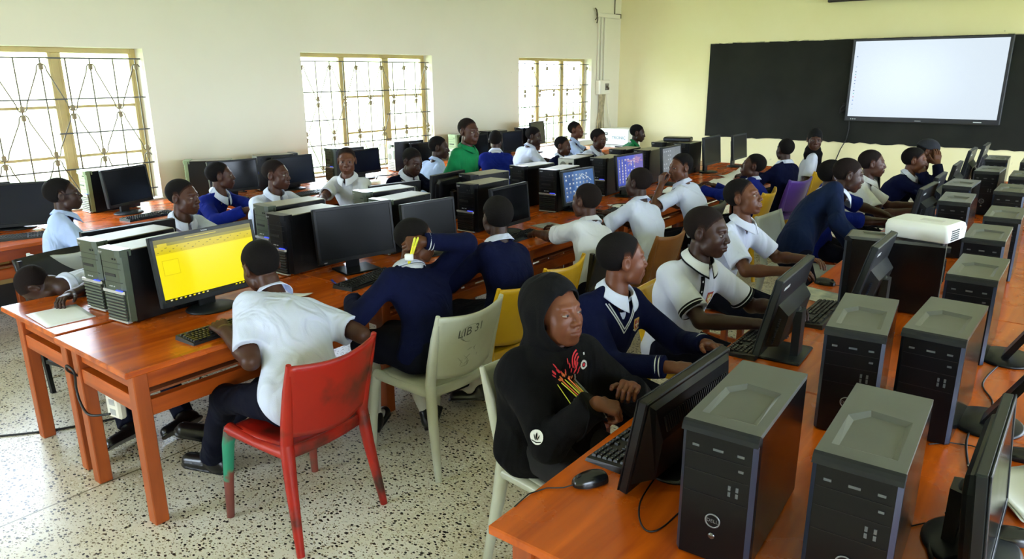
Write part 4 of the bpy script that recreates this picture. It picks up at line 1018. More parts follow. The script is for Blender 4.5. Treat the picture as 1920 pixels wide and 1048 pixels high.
cable('black cable loop left of the round-badge tower', [(-.83, 1.78, .754), (-.80, 1.60, .754), (-.74, 1.50, .754), (-.70, 1.52, .754), (-.69, 1.7, .754), (-.69, 1.9, .756)], .0025)
cable('black mains lead of the steel-backed tower by the wall', [(-6.66, 4.21, 1.06), (-6.72, 4.12, 1.06), (-6.82, 4.02, .98), (-6.84, 4.0, .85), (-6.76, 4.05, .757), (-6.66, 4.12, .757)], .007)
cable('black screen lead with blue plug on the steel-backed tower', [(-6.585, 4.20, .95), (-6.63, 4.10, .95), (-6.72, 4.06, .90), (-6.74, 4.08, .80), (-6.70, 4.12, .757)], .006)
cable('pale mains lead of the tower under the second window', [(-6.72, 6.12, 1.06), (-6.78, 6.05, 1.08), (-6.9, 5.98, 1.0), (-6.92, 5.95, .85), (-6.88, 5.95, .757)], .006, M_pvc)
cable('black cables heaped on the wall desk under the second window', [(-6.3, 5.55, .757), (-6.45, 5.75, .76), (-6.3, 5.95, .757), (-6.5, 6.02, .76), (-6.35, 5.8, .765), (-6.5, 5.65, .757)], .005)
cable('black cable behind the purple screen keyboard', [(-3.2, 5.5, .755), (-3.25, 5.7, .755), (-3.15, 5.85, .755), (-3.28, 6.0, .755), (-3.3, 6.1, .755)], .003)
bp = thing('vga_plug', 'blue plug on the back of the steel-backed tower by the wall', 'plug', (-6.605, 4.235, .935), 72)
mb = MB(); mb.box(-.035, .005, -.016, .016, -.012, .020, .004); mb.build('shell', mat('plug_blue', (36, 60, 200), .4), bp); mb = MB(); mb.X = T(-.034, 0, .004) @ RY(-90); mb.lathe([(.006, 0), (.005, .02)], 8); mb.build('sleeve', MATS['plug_blue'], bp)
bx_ = thing('network_box', 'flat black box on top of the towers near the blackboard', 'box', (-3.80, 8.12, TZ+.368), 15)
mb = MB(); mb.box(-.16, .16, -.10, .10, 0, .05, .012); mb.build('casing', M_case, bx_); mb = MB(); mb.box(-.14, .14, -.102, -.099, .018, .03); mb.build('front_strip', M_edge, bx_)
# ================================================================== PEOPLE
F32 = np.float32
def nrm(v): v = np.asarray(v, float); return v/np.linalg.norm(v)
def smin(a, b, k):
    h = np.clip(.5+.5*(b-a)/k, 0, 1); return b*(1-h)+a*h-k*h*(1-h)
def smax(a, b, k): return -smin(-a, -b, k)
def cap(p, a, b, ra, rb=None):
    rb = ra if rb is None else rb
    a = np.asarray(a, F32); ba = np.asarray(b, F32)-a; q = p-a
    t = np.clip((q@ba)/max(float(ba@ba), 1e-9), 0, 1)
    return np.linalg.norm(q-t[:, None]*ba, axis=1)-(ra+(rb-ra)*t)
def ell(p, c, r):
    r = np.asarray(r, F32); q = (p-np.asarray(c, F32))/r
    k0 = np.linalg.norm(q, axis=1); k1 = np.linalg.norm(q/r, axis=1)+1e-9
    return k0*(k0-1)/k1
def sph(p, c, r): return np.linalg.norm(p-np.asarray(c, F32), axis=1)-r

def sdf_mesh(field, lo, hi, vox):
    B = 8
    lo = np.asarray(lo, float); nb = np.maximum(1, np.ceil((np.asarray(hi, float)-lo)/(vox*B)).astype(int)); n = nb*B
    bi = np.stack(np.meshgrid(*[np.arange(k) for k in nb], indexing='ij'), -1).reshape(-1, 3)
    ce = (lo+(bi*B+B/2-.5)*vox).astype(F32)
    d = field(ce)
    act = np.abs(d) < vox*B*1.35
    V = np.where(d < 0, -1., 1.).astype(F32).reshape(nb)
    V = V.repeat(B, 0).repeat(B, 1).repeat(B, 2)
    off = np.stack(np.meshgrid(*[np.arange(B)]*3, indexing='ij'), -1).reshape(-1, 3)
    A = bi[act]
    for i in range(0, len(A), 400):
        a = A[i:i+400]
        ijk = (a[:, None, :]*B+off[None]).reshape(-1, 3)
        v = field((lo+ijk*vox).astype(F32))
        V[ijk[:, 0], ijk[:, 1], ijk[:, 2]] = v
    S = V < 0
    c = np.zeros(tuple(n-1), np.uint8)
    for x in (0, 1):
        for y in (0, 1):
            for z in (0, 1):
                c += S[x:n[0]-1+x, y:n[1]-1+y, z:n[2]-1+z]
    cells = np.argwhere((c > 0) & (c < 8))
    if len(cells) == 0: return np.zeros((0, 3)), np.zeros((0, 4), int)
    idx = np.full(tuple(n-1), -1, np.int32); idx[tuple(cells.T)] = np.arange(len(cells))
    cor = np.array([(x, y, z) for x in (0, 1) for y in (0, 1) for z in (0, 1)])
    cv = np.stack([V[cells[:, 0]+x, cells[:, 1]+y, cells[:, 2]+z] for x, y, z in cor], 1)
    acc = np.zeros((len(cells), 3)); cnt = np.zeros(len(cells))
    for i in range(8):
        for j in range(i+1, 8):
            if np.abs(cor[i]-cor[j]).sum() != 1: continue
            m = (cv[:, i] < 0) != (cv[:, j] < 0)
            t = cv[m, i]/(cv[m, i]-cv[m, j])
            acc[m] += cor[i]+t[:, None]*(cor[j]-cor[i]); cnt[m] += 1
    P = lo+(cells+acc/cnt[:, None])*vox
    Q = []
    for ax in range(3):
        o = [q for q in range(3) if q != ax]
        sl0 = [slice(None)]*3; sl1 = [slice(None)]*3
        sl0[ax] = slice(0, -1); sl1[ax] = slice(1, None)
        e = np.argwhere(S[tuple(sl0)] != S[tuple(sl1)])
        ok = (e[:, o[0]] > 0) & (e[:, o[1]] > 0) & (e[:, o[0]] < n[o[0]]-1) & (e[:, o[1]] < n[o[1]]-1) & (e[:, ax] < n[ax]-1)
        e = e[ok]
        def cid(du, dv):
            q = e.copy(); q[:, o[0]] += du; q[:, o[1]] += dv; return idx[tuple(q.T)]
        q = np.stack([cid(-1, -1), cid(0, -1), cid(0, 0), cid(-1, 0)], 1)
        fl = S[tuple(e.T)]
        if ax == 1: fl = ~fl
        q[~fl] = q[~fl][:, ::-1]
        Q.append(q[(q >= 0).all(1)])
    return P, np.concatenate(Q)

def np_obj(name, P, Q, mats, parent=None, attrs=None, mi=None):
    me = bpy.data.meshes.new(name)
    me.vertices.add(len(P)); me.vertices.foreach_set('co', np.asarray(P, F32).ravel())
    me.loops.add(Q.size); me.loops.foreach_set('vertex_index', Q.astype(np.int32).ravel())
    me.polygons.add(len(Q)); me.polygons.foreach_set('loop_start', np.arange(0, Q.size, 4, dtype=np.int32))
    for m in (mats if isinstance(mats, (list, tuple)) else [mats]): me.materials.append(m)
    me.polygons.foreach_set('use_smooth', np.ones(len(Q), bool))
    if mi is not None: me.polygons.foreach_set('material_index', mi.astype(np.int32))
    for k, v in (attrs or {}).items():
        at = me.attributes.new(k, 'FLOAT', 'POINT'); at.data.foreach_set('value', np.asarray(v, F32))
    me.update(calc_edges=True); me.validate()
    o = bpy.data.objects.new(name, me); COL.objects.link(o)
    if parent: o.parent = parent
    return o

def rot(az, pitch=0, roll=0):
    """columns right, forward, up; az measured from +X towards +Y"""
    a, p, r = rad(az), rad(pitch), rad(roll)
    f = np.array([math.cos(a)*math.cos(p), math.sin(a)*math.cos(p), math.sin(p)])
    rt = np.array([math.sin(a), -math.cos(a), 0.])
    up = np.cross(rt, f)
    r2 = rt*math.cos(r)+up*math.sin(r); u2 = up*math.cos(r)-rt*math.sin(r)
    return np.stack([r2, f, u2], 1)

def face_field(q, st):
    """head in its own frame, metres; +y forward, +z up"""
    d = ell(q, (0, -.020, .034), (.0735, .094, .083))
    d = smin(d, ell(q, (0, .026, -.008), (.0635, .066, .088)), .02)
    d = smin(d, ell(q, (0, .030, -.062), (.052, .050, .043)), .024)
    a = np.abs(q[:, 0]); m = q.copy(); m[:, 0] = a
    d = smin(d, sph(q, (0, .070, -.094), .0165), .022)
    d = smin(d, cap(m, (.046, .012, -.070), (.020, .062, -.094), .016, .013), .02)
    d = smin(d, ell(m, (.038, .056, -.024), (.022, .024, .019)), .022)
    d = smin(d, sph(m, (.033, .046, -.050), .025), .026)
    d = smin(d, cap(m, (.012, .083, .027), (.042, .069, .028), .0065, .006), .016)
    # sockets, then balls of the lids
    d = smax(d, -ell(m, (.0315, .098, .008), (.0185, .020, .0125)), .010)
    lid = sph(m, (.0315, .0745, .006), .0150)
    up = np.maximum(lid, -(m[:, 2]-.0062-.05*(m[:, 1]-.0745))); lo = np.maximum(lid, (m[:, 2]-.0005))
    d = smin(d, up, .0035); d = smin(d, lo, .004)
    # nose
    d = smin(d, cap(q, (0, .086, .012), (0, .1035, -.026), .0075, .0115), .010)
    d = smin(d, ell(m, (.0135, .0945, -.030), (.0105, .0115, .009)), .007)
    d = smax(d, -sph(m, (.0075, .1005, -.0405), .0045), .004)
    # mouth
    d = smin(d, ell(q, (0, .080, -.060), (.032, .021, .026)), .014)
    d = smin(d, cap(m, (0, .0985, -.0545), (.0205, .0865, -.0605), .0075, .004), .005)
    d = smin(d, cap(m, (0, .0965, -.0685), (.0185, .0865, -.0625), .0085, .0045), .005)
    d = smax(d, -cap(m, (0, .1075, -.0610), (.024, .0925, -.0615), .0028, .0022), .003)
    # ears
    e = ell(m, (.0775, -.012-.3*0, -.002), (.0085, .0195, .031))
    e = smax(e, -ell(m, (.0875, -.006, .002), (.0085, .0115, .019)), .005)
    d = smin(d, e, .006)
    return d
def lip_field(q):
    m = q.copy(); m[:, 0] = np.abs(m[:, 0])
    return np.minimum(cap(m, (0, .0985, -.0545), (.0205, .0865, -.0605), .0075, .004), cap(m, (0, .0965, -.0685), (.0185, .0865, -.0625), .0085, .0045))
def hairline(q):
    y = q[:, 1]; ax = np.abs(q[:, 0])
    z = np.interp(y, [-.12, -.085, -.05, -.028, -.022, .004, .016, .022, .045, .062, .085, .11], [-.058, -.062, -.056, -.045, .028, .030, .012, .024, .058, .073, .084, .088])
    return z-q[:, 2]

def hand_groups(W, d, n, thumb, curl, sc, spread=0.):
    """wrist W, finger direction d, back-of-hand normal n, thumb side +-1 along cross(d,n)"""
    d = nrm(d); n = nrm(n-d*np.dot(n, d)); x = np.cross(d, n)*thumb
    def w(v): return W+(x*v[0]+d*v[1]+n*v[2])*sc
    L = []
    xs = (.028, .0095, -.0095, -.0275); ln = (.95, 1.05, .98, .78); cs = curl if isinstance(curl, (list, tuple)) else [curl]*4
    segs = []
    for i in range(4):
        segs.append((w((xs[i]*.55, .008, 0)), w((xs[i], .084-.008*(i == 3), 0)), .0145*sc, .0125*sc, 0))
        p = np.array((xs[i], .086-.008*(i == 3), 0.)); ang = 0.; sx = (xs[i]*2.2+spread*(1.5-i))*.5
        for j, l in enumerate((.042, .026, .020)):
            ang += rad(cs[i]*(.85, 1.1, .7)[j])
            v = np.array((math.sin(sx), math.cos(ang), -math.sin(ang)))*l*ln[i]
            segs.append((w(p), w(p+v), (.0092, .0084, .0076)[j]*sc*(.92 if i == 3 else 1), (.0084, .0076, .0066)[j]*sc*(.92 if i == 3 else 1), 1)); p = p+v
    p = np.array((.022, .014, -.004)); tc = np.mean(cs)/90.
    dirs = [(.70, .68, -.18), (.48-.3*tc, .82, -.25-.2*tc), (.25-.5*tc, .92, -.3-.25*tc)]
    for j, l in enumerate((.042, .032, .026)):
        v = nrm(dirs[j])*l; segs.append((w(p), w(p+v), (.0135, .0108, .0095)[j]*sc, (.0108, .0095, .0078)[j]*sc, 0 if j == 0 else 1)); p = p+v
    ctr = w((0, .08, -.01))
    def fn(q):
        pal = None
        for a, b, ra, rb, k in segs:
            if k == 0:
                v = cap(q, a, b, ra, rb); pal = v if pal is None else smin(pal, v, .010*sc)
        r = pal
        for a, b, ra, rb, k in segs:
            if k == 1: r = smin(r, cap(q, a, b, ra, rb), .0035*sc)
        return r
    return fn, ctr, .16*sc

def group_eval(p, groups, k):
    """groups: (fn, centre, radius); far points get a cheap lower bound"""
    D = np.full(len(p), 9., F32)
    for fn, c, r in groups:
        ds = np.linalg.norm(p-np.asarray(c, F32), axis=1)-r
        m = ds < .12
        v = np.maximum(ds, .06).astype(F32)
        if m.any(): v[m] = fn(p[m])
        D = smin(D, v, k)
    return D

def ik(S, W, a, b, pole):
    S = np.asarray(S, float); W = np.asarray(W, float); v = W-S; L = np.linalg.norm(v)
    if L > (a+b)*.985: W = S+v/L*(a+b)*.985; v = W-S; L = np.linalg.norm(v)
    u = v/L; x = (a*a-b*b+L*L)/(2*L); h = math.sqrt(max(a*a-x*x, 0))
    pl = np.asarray(pole, float); pl = pl-u*np.dot(pl, u); pl = pl/(np.linalg.norm(pl)+1e-9)
    return S+u*x+pl*h, W

def wrinkle(p, amp, seed):
    s = seed*1.7
    x, y, z = p[:, 0], p[:, 1], p[:, 2]
    a = np.sin(23*x+11*z+s)+np.sin(19*y-17*z+2*s+1.5*np.sin(9*x))
    b = np.sin(41*(x+y)*.7+29*z+s*3+2*np.sin(13*z+s))
    return amp*(.45*a+.4*b)

SKIN = {}
def skin_mat(tone):
    if tone in SKIN: return SKIN[tone]
    base = {0: (68, 40, 28), 1: (54, 33, 24), 2: (88, 52, 33), 3: (100, 58, 38)}[tone]
    m = bpy.data.materials.new('skin_brown_%d' % tone); m.use_nodes = True; nt = m.node_tree; b = nt.nodes['Principled BSDF']
    at = nt.nodes.new('ShaderNodeAttribute'); at.attribute_name = 'lip'
    mx = nt.nodes.new('ShaderNodeMix'); mx.data_type = 'RGBA'
    tc = nt.nodes.new('ShaderNodeTexCoord'); n = nt.nodes.new('ShaderNodeTexNoise'); n.inputs['Scale'].default_value = 14; n.inputs['Detail'].default_value = 4
    nt.links.new(tc.outputs['Object'], n.inputs['Vector'])
    r = nt.nodes.new('ShaderNodeValToRGB'); c = lin(base)
    r.color_ramp.elements[0].position = .3; r.color_ramp.elements[1].position = .7
    r.color_ramp.elements[0].color = tuple(x*.86 for x in c[:3])+(1,); r.color_ramp.elements[1].color = tuple(x*1.14 for x in c[:3])+(1,)
    nt.links.new(n.outputs[0], r.inputs[0])
    nt.links.new(at.outputs['Fac'], mx.inputs['Factor']); nt.links.new(r.outputs[0], mx.inputs['A'])
    lp = lin((base[0]*.9+22, base[1]*.8+12, base[2]*.85+14)); mx.inputs['B'].default_value = lp
    nt.links.new(mx.outputs['Result'], b.inputs['Base Color'])
    b.inputs['Roughness'].default_value = .44; b.inputs['Specular IOR Level'].default_value = .30
    b.inputs['Subsurface Weight'].default_value = .0
    SKIN[tone] = m
    return m

def hair_mat(short, tone):
    k = 'hair_%s_%d' % ('stubble' if short else 'black', tone)
    if k in MATS: return MATS[k]
    m = mat(k, (27, 20, 18) if short else (19, 16, 15), .88, bump=.7, bscale=420, spec=.12)
    nt = m.node_tree; b = nt.nodes['Principled BSDF']
    at = nt.nodes.new('ShaderNodeAttribute'); at.attribute_name = 'edge'
    mx = nt.nodes.new('ShaderNodeMix'); mx.data_type = 'RGBA'; mx.inputs['A'].default_value = b.inputs['Base Color'].default_value[:]
    c = {0: (68, 40, 28), 1: (54, 33, 24), 2: (88, 52, 33), 3: (100, 58, 38)}[tone]; mx.inputs['B'].default_value = lin(c)
    nt.links.new(at.outputs['Fac'], mx.inputs['Factor']); nt.links.new(mx.outputs['Result'], b.inputs['Base Color'])
    return m

def person(label, head, az, haz, hp=0., hr=0., s=1., hs=1., tone=0, wear='shirt', cloth=None, collar=None, arms=None, hip=None, vox=4.5, hair='crop', slouch=.03, stand=False, eyes=True, legs=None, trousers=None, lw=.0, gaze=None, sleeve=None, shoe=True, neckcol=None, sitz=.45, sock=None, tw=0., skirt=False, knee=None, hem=None, chair=None):
    """head = centre of the head (world); az = way the hips face; haz/hp/hr = head direction.
    Everything below is laid out from the skeleton in world coordinates, then moved under an Empty on the floor."""
    head = np.asarray(head, float); Rh = rot(haz, hp, hr); hs = hs*s
    fw = np.array([math.cos(rad(az)), math.sin(rad(az)), 0.]); 
    N = head-Rh[:, 2]*.135*hs-Rh[:, 1]*.030*hs
    N = N-np.array([0, 0, .025*hs])
    zh = (.80*s if stand else sitz+.105)
    Lt = .475*s
    if hip is None:
        dz = N[2]-zh
        hor = math.sqrt(max(Lt*Lt-dz*dz, .0004)) if dz < Lt else .02
        Hc = np.array([N[0], N[1], zh])-fw*hor
    else: Hc = np.array([hip[0], hip[1], hip[2] if len(hip) > 2 else zh])
    u = nrm(N-Hc); L = np.linalg.norm(N-Hc)
    fwt = np.array([math.cos(rad(az+tw)), math.sin(rad(az+tw)), 0.])
    f = nrm(fwt-u*np.dot(fwt, u)); r = np.cross(f, u)
    root = thing('person', label, 'person', (Hc[0], Hc[1], 0), az-90)
    inv = Matrix.Translation((Hc[0], Hc[1], 0)) @ RZ(az-90)
    IM = np.array(inv.inverted()); 
    def loc(P): return P@IM[:3, :3].T+IM[:3, 3]
    # skeleton ------------------------------------------------------
    def tp(x, y, z): return Hc+r*x*s+f*y*s+u*z*L
    sw = .148
    SH = {1: tp(sw, -.012, .87), -1: tp(-sw, -.012, .87)}
    ARM = {}
    arms = arms or {}
    for sd in (1, -1):
        A = arms.get(sd, {})
        la, lb = .275*s, .235*s
        W = A.get('w')
        if W is None:
            W = SH[sd]+fwt*.30*s-r*sd*.05*s; W = np.array([W[0], W[1], A.get('z', .79)])
            if A.get('down'): W = SH[sd]+fw*.22*s-np.array([0, 0, .36*s])
        pole = np.asarray(A['pole'], float) if 'pole' in A else (-f*.4+r*sd*.7-np.array([0, 0, .8]))
        if 'e' in A:
            E = np.asarray(A['e'], float); E = SH[sd]+nrm(E-SH[sd])*la; W = np.asarray(W, float); W = E+nrm(W-E)*lb
        else: E, W = ik(SH[sd], W, la, lb, pole)
        hd = np.asarray(A['d'], float) if 'd' in A else nrm(nrm(W-E)*1.0+np.array([0, 0, -.05]))
        hn = np.asarray(A['n'], float) if 'n' in A else np.array([0, 0, 1.])+r*sd*.25
        ARM[sd] = dict(S=SH[sd], E=E, W=W, d=hd, n=hn, curl=A.get('curl', 26), sc=.93*s)
    # body field ----------------------------------------------------
    def head_fn(p): return face_field(((p-head.astype(F32))@Rh.astype(F32))/F32(hs), 0)*hs
    nk0 = head-Rh[:, 2]*.062*hs-Rh[:, 1]*.022*hs
    def neck_fn(p):
        d = cap(p, nk0, N, .047*hs, .050*hs)
        d = smin(d, cap(p, N+u*.01, tp(0, -.02, .84), .052*hs, .056*s), .03)
        for sd in (1, -1): d = smin(d, cap(p, tp(sd*.03, -.02, .90), SH[sd], .040*s, .040*s), .02)
        d = smin(d, cap(p, tp(0, -.025, .84), tp(0, -.02, .12), .052*s, .058*s), .02)
        return d
    groups = [(head_fn, head, .15*hs), (neck_fn, (N+Hc)/2, .42*s)]
    for sd in (1, -1):
        A = ARM[sd]
        def afn(p, A=A):
            d = cap(p, A['S'], A['E'], .043*s, .036*s)
            d = smin(d, cap(p, A['E'], A['E']+(A['W']-A['E'])*.35, .037*s, .036*s), .012)
            return smin(d, cap(p, A['E']+(A['W']-A['E'])*.3, A['W']+nrm(A['d'])*.012*s, .036*s, .0245*s), .012)
        groups.append((afn, (A['S']+A['W'])/2, .30*s))
        # thumb side: towards the body's middle when the palm is down
        x = np.cross(nrm(A['d']), nrm(A['n'])); th = 1 if sd == -1 else -1
        groups.append(hand_groups(A['W'], A['d'], A['n'], th, A['curl'], A['sc']))
    def body(p): return group_eval(p, groups, .012)
    pts = np.array([head, Hc, *[ARM[k][q] for k in (1, -1) for q in ('S', 'E', 'W')], *[ARM[k]['W']+nrm(ARM[k]['d'])*.17*s for k in (1, -1)]])
    lo = pts.min(0)-.14; hi = pts.max(0)+.14; hi[2] = max(hi[2], head[2]+.16*hs)
    P, Q = sdf_mesh(body, lo, hi, vox*.001)
    ql = ((P-head)@Rh)/hs
    lip = np.clip(1-np.abs(lip_field(ql.astype(F32))+.001)/.0022, 0, 1)*(ql[:, 1] > .06)
    np_obj('body', loc(P), Q, skin_mat(tone), root, {'lip': lip})
    # eyes ------------------------------------------------------------
    if eyes:
        g = nrm(Rh.T@np.array([math.cos(rad(gaze[0]))*math.cos(rad(gaze[1])), math.sin(rad(gaze[0]))*math.cos(rad(gaze[1])), math.sin(rad(gaze[1]))])) if gaze else np.array([0, 1., 0])
        if g[1] < .55: g = nrm(np.array([g[0], max(.7, g[1]), g[2]]))
        G = Vector(g).to_track_quat('Z', 'Y').to_matrix()
        for sx in (1, -1):
            mb = MB()
            c = head+Rh@np.array([sx*.0315, .0752, .0045])*hs
            X = np.eye(4); X[:3, :3] = IM[:3, :3]@Rh@np.array(G); X[:3, 3] = loc(c[None])[0]
            mb.X = Matrix(X.tolist())
            R_ = .0134*hs
            ang = [0.5, 16, 42, 44, 52, 75, 100, 130, 160, 179]
            pr = [(R_*math.sin(rad(a)), R_*math.cos(rad(a))) for a in ang]
            mb.mi = 1; mb.lathe(pr[:3], 14, cap=True); mb.mi = 0; mb.lathe(pr[2:], 14, cap=False)
            mb.build('eye', [mat('eye_white', (138, 128, 118), .4, spec=.2), mat('iris_dark', (14, 8, 6), .3, spec=.3)], root)
    # hair -------------------------------------------------------------
    if hair in ('crop', 'fade', 'afro', 'bald'):
        th = {'crop': .0045, 'fade': .0032, 'bald': .0020, 'afro': .010}[hair]
        def hfn(p):
            q = ((p-head.astype(F32))@Rh.astype(F32))/F32(hs)
            d = ell(q, (0, -.020, .034), (.0735, .094, .083))
            d = smin(d, ell(q, (0, .026, -.008), (.0635, .066, .088)), .02)
            hl = hairline(q)+.003*np.sin(q[:, 0]*300)*np.sin(q[:, 1]*260)
            d = d-th*np.clip(-hl/.022, -.3, 1)
            d = d+.0007*np.sin(q[:, 0]*620)*np.sin(q[:, 1]*590)*np.sin(q[:, 2]*640)*(2 if hair == 'afro' else 1)
            d = np.maximum(d, hl)
            m = q.copy(); m[:, 0] = np.abs(m[:, 0])
            return smax(d, -(d*0+ell(m, (.082, -.010, -.004), (.016, .024, .034))), .004)*hs
        hv = max(vox*.001, .003)
        P, Q = sdf_mesh(hfn, head-.15*hs, head+.15*hs, hv)
        hm = hair_mat(hair in ('fade', 'bald'), tone)
        hq = (((P-head)@Rh)/hs).astype(F32)
        np_obj('hair', loc(P), Q, hm, root, {'edge': np.clip(1+hairline(hq)/.026, 0, 1)**1.3*.75})
    ctx = dict(root=root, head=head, Rh=Rh, hs=hs, N=N, Hc=Hc, u=u, f=f, r=r, L=L, s=s, ARM=ARM, loc=loc, IM=IM, tp=tp, fw=fw, inv=inv)
    # torso cloth field --------------------------------------------------
    Tm = np.stack([r, f, u], 1).astype(F32)
    fl = .70
    def torso(p, ex=0.):
        q = (p-Hc.astype(F32))@Tm
        q[:, 1] += slouch*s*np.sin(np.clip(q[:, 2]/L, 0, 1)*PI)
        q[:, 1] /= fl
        q = q/F32(s); Ls = L/s
        d = cap(q, (-.055, 0, .0), (.055, 0, .0), .120+lw)
        d = smin(d, cap(q, (0, 0, .02), (0, .01, .6*Ls), .134+lw, .138+lw), .05)
        d = smin(d, cap(q, (-.060, 0, .66*Ls), (.060, 0, .66*Ls), .112+lw*.5), .05)
        d = smin(d, cap(q, (-.116, -.02, .875*Ls), (.116, -.02, .875*Ls), .055), .05)
        d = smin(d, cap(q, (0, -.01, .84*Ls), (0, -.005, 1.0*Ls), .095, .066), .045)
        return d*.80*s-ex
    def sleeves(p, long, ex=0., gap=False):
        d = None
        for sd in (1, -1):
            A = ARM[sd]; S, E, W = A['S'], A['E'], A['W']
            if long == 'half':
                e2 = E+(W-E)*.02
                v = smin(cap(p, S, E, .058*s+ex, .050*s+ex), cap(p, E, E+(W-E)*.12, .050*s+ex, .048*s+ex), .02)
                ax = nrm(W-E); v = smin(cap(p, S, E, .056*s+ex, .050*s+ex), np.maximum(cap(p, E, E+(W-E)*.2, .050*s+ex, .048*s+ex), (p-(E+(W-E)*.10).astype(F32))@ax.astype(F32)), .02)
                v = np.maximum(v, -cap(p, E+(W-E)*.06, W, .040*s, .036*s))
            elif long:
                v = smin(cap(p, S, E, .050*s+ex, .046*s+ex), cap(p, E, W, .049*s+ex, .037*s+ex), .02)
                ax = nrm(W-E); v = smin(cap(p, S, E, .050*s+ex, .046*s+ex), np.maximum(cap(p, E, W, .046*s+ex, .037*s+ex), (p-(W-ax*.012*s).astype(F32))@ax.astype(F32)), .02)
            else:
                e2 = S+(E-S)*.80; ax = nrm(E-S)
                v = cap(p, S, E, .052*s+ex, .064*s+ex)
                v = np.maximum(v, (p-e2.astype(F32))@ax.astype(F32))
                v = np.maximum(v, -cap(p, S+(E-S)*.62, E+ax*.05, .040*s, .061*s))
            d = v if d is None else np.minimum(d, v)
        return d
    seed = float(head[0]*3+head[1])
    wa = {'shirt': .0060, 'polo': .0050, 'sweater': .0050, 'hoodie': .007}.get(wear, .004)
    long = sleeve if sleeve is not None else (wear in ('sweater', 'hoodie'))
    ex = {'sweater': .012, 'hoodie': .026}.get(wear, .006)
    hem = hem if hem is not None else (-.20 if wear in ('shirt',) else -.165)
    vneck = wear == 'sweater'
    def garment(p):
        d = smin(torso(p, ex), sleeves(p, long, ex*.6), .035)
        q = (p-Hc.astype(F32))@Tm
        d = d+wrinkle(p, wa, seed)*np.clip(1.15-np.abs(q[:, 2]/L-.42), 0.2, 1)
        if wear in ('sweater', 'hoodie'):      # ribbed band at the hem gathers the knit
            d = d-.010*np.exp(-((q[:, 2]-(-.02))/.05)**2)
        d = np.maximum(d, hem*s*.6-q[:, 2])
        d = np.maximum(d, -cap(p, N-u*.05*s, head+Rh[:, 2]*.0, .052*hs, .062*hs))
        if wear != 'hoodie': d = np.maximum(d, -cap(p, N+u*.016*s+f*.012, N+u*.10*s+f*.012, .057*hs, .085*hs))
        if vneck:
            d = np.maximum(d, -cap(p, N+f*.05*s, tp(0, .105, .80), .040*s, .004))
        elif wear in ('shirt', 'polo'):
            d = np.maximum(d, -cap(p, N+f*.05*s, tp(0, .085, .90), .030*s, .006))
        return d
    gl = pts.min(0)-.13; gh = pts.max(0)+.13; gh[2] = max(N[2]+.12*s, max(ARM[k][q][2] for k in (1, -1) for q in ('E', 'W'))+.09); gl[2] = min(gl[2], Hc[2]-.17*s+min(0, hem+.2)); gl -= max(0, -.2-hem)
    ctx.update(torso=torso, garment=garment)
    gname = {'sweater': 'sweater', 'hoodie': 'hoodie', 'polo': 'polo_shirt'}.get(wear, 'shirt')
    P, Q = sdf_mesh(garment, gl, gh, max(.005, vox*.0013))
    go = np_obj(gname, loc(P), Q, cloth, root)
    ctx['garment_obj'] = go
    # collar -------------------------------------------------------------
    def collar_mesh(name, m, parent, gap=.30, ln=.040, tip=.066, rad_=.062, lift=.0, thick=.0028, drop=.03):
        hu = nrm(nrm(head-N)*.35+u); hf = nrm(f-hu*np.dot(f, hu)); hr_ = np.cross(hf, hu)
        c0 = N+hu*.006*s+f*.012*s
        def fn(a, b):
            ph = -PI+gap*.5+a*(2*PI-gap)             # 0 is the nape, +-pi the front
            fr = (1-math.cos(ph))/2                    # 1 at the front
            front = fr**3
            l = ln+(tip-ln)*(max(0, abs(ph)-1.9)/(PI-1.9))**1.3 if abs(ph) > 1.9 else ln
            rr = rad_*hs; z0 = .030-drop*fr*1.15
            if b < .3: t = b/.3; rad2 = rr-.004*(1-t)*0; zz = z0+.022*t; out = 0.
            elif b < .42: t = (b-.3)/.12; zz = z0+.022+.004*math.sin(t*PI); out = .006*t
            else:
                t = (b-.42)/.58
                slope = .78+.12*front
                out = .006+l*t*(.62-.12*front); zz = z0+.022-l*t*slope
            R_ = rr+out*s
            cs, sn = math.cos(ph), math.sin(ph)
            p = c0+hr_*sn*R_*1.0-hf*cs*R_*1.02+hu*(zz+lift)*s
            # the front falls on the chest
            return tuple(loc(p[None])[0])
        mb = MB(); mb.grid(fn, 44, 12, True, thick)
        return mb.build(name, m, parent)
    ctx['collar_mesh'] = collar_mesh
    if collar is not None:
        if wear == 'sweater':
            def bib(p):
                d = smin(torso(p, .004), 9*np.ones(len(p), F32), .01)
                d = np.maximum(d, sph(p, N-u*.03*s+f*.03*s, .115*s))
                d = np.maximum(d, -cap(p, N-u*.02*s, head, .054*hs, .06*hs))
                return np.maximum(d, -cap(p, N+u*.01+f*.02, N+u*.10*s+f*.02, .074*hs, .10*hs))
            P, Q = sdf_mesh(bib, N-.16*s, N+.13*s, max(.005, vox*.0012))
            so = np_obj('shirt', loc(P), Q, collar, root)
            collar_mesh('collar', collar, so, rad_=.064, lift=.004)
            if neckcol is not None:
                collar_mesh('neck_trim', neckcol, go, gap=3.1, ln=.006, tip=.006, rad_=.086, lift=-.034, thick=.004, drop=.03)
        elif wear != 'hoodie':
            collar_mesh('collar', collar, go)
    # cuffs ----------------------------------------------------------------
    # legs -------------------------------------------------------------------
    tro = trousers or mat('trousers_navy', (11, 13, 28), .9, bump=.15, bscale=300, spec=.15, fold=.6)
    rf = np.cross(fw, [0, 0, 1.])
    LEG = {}
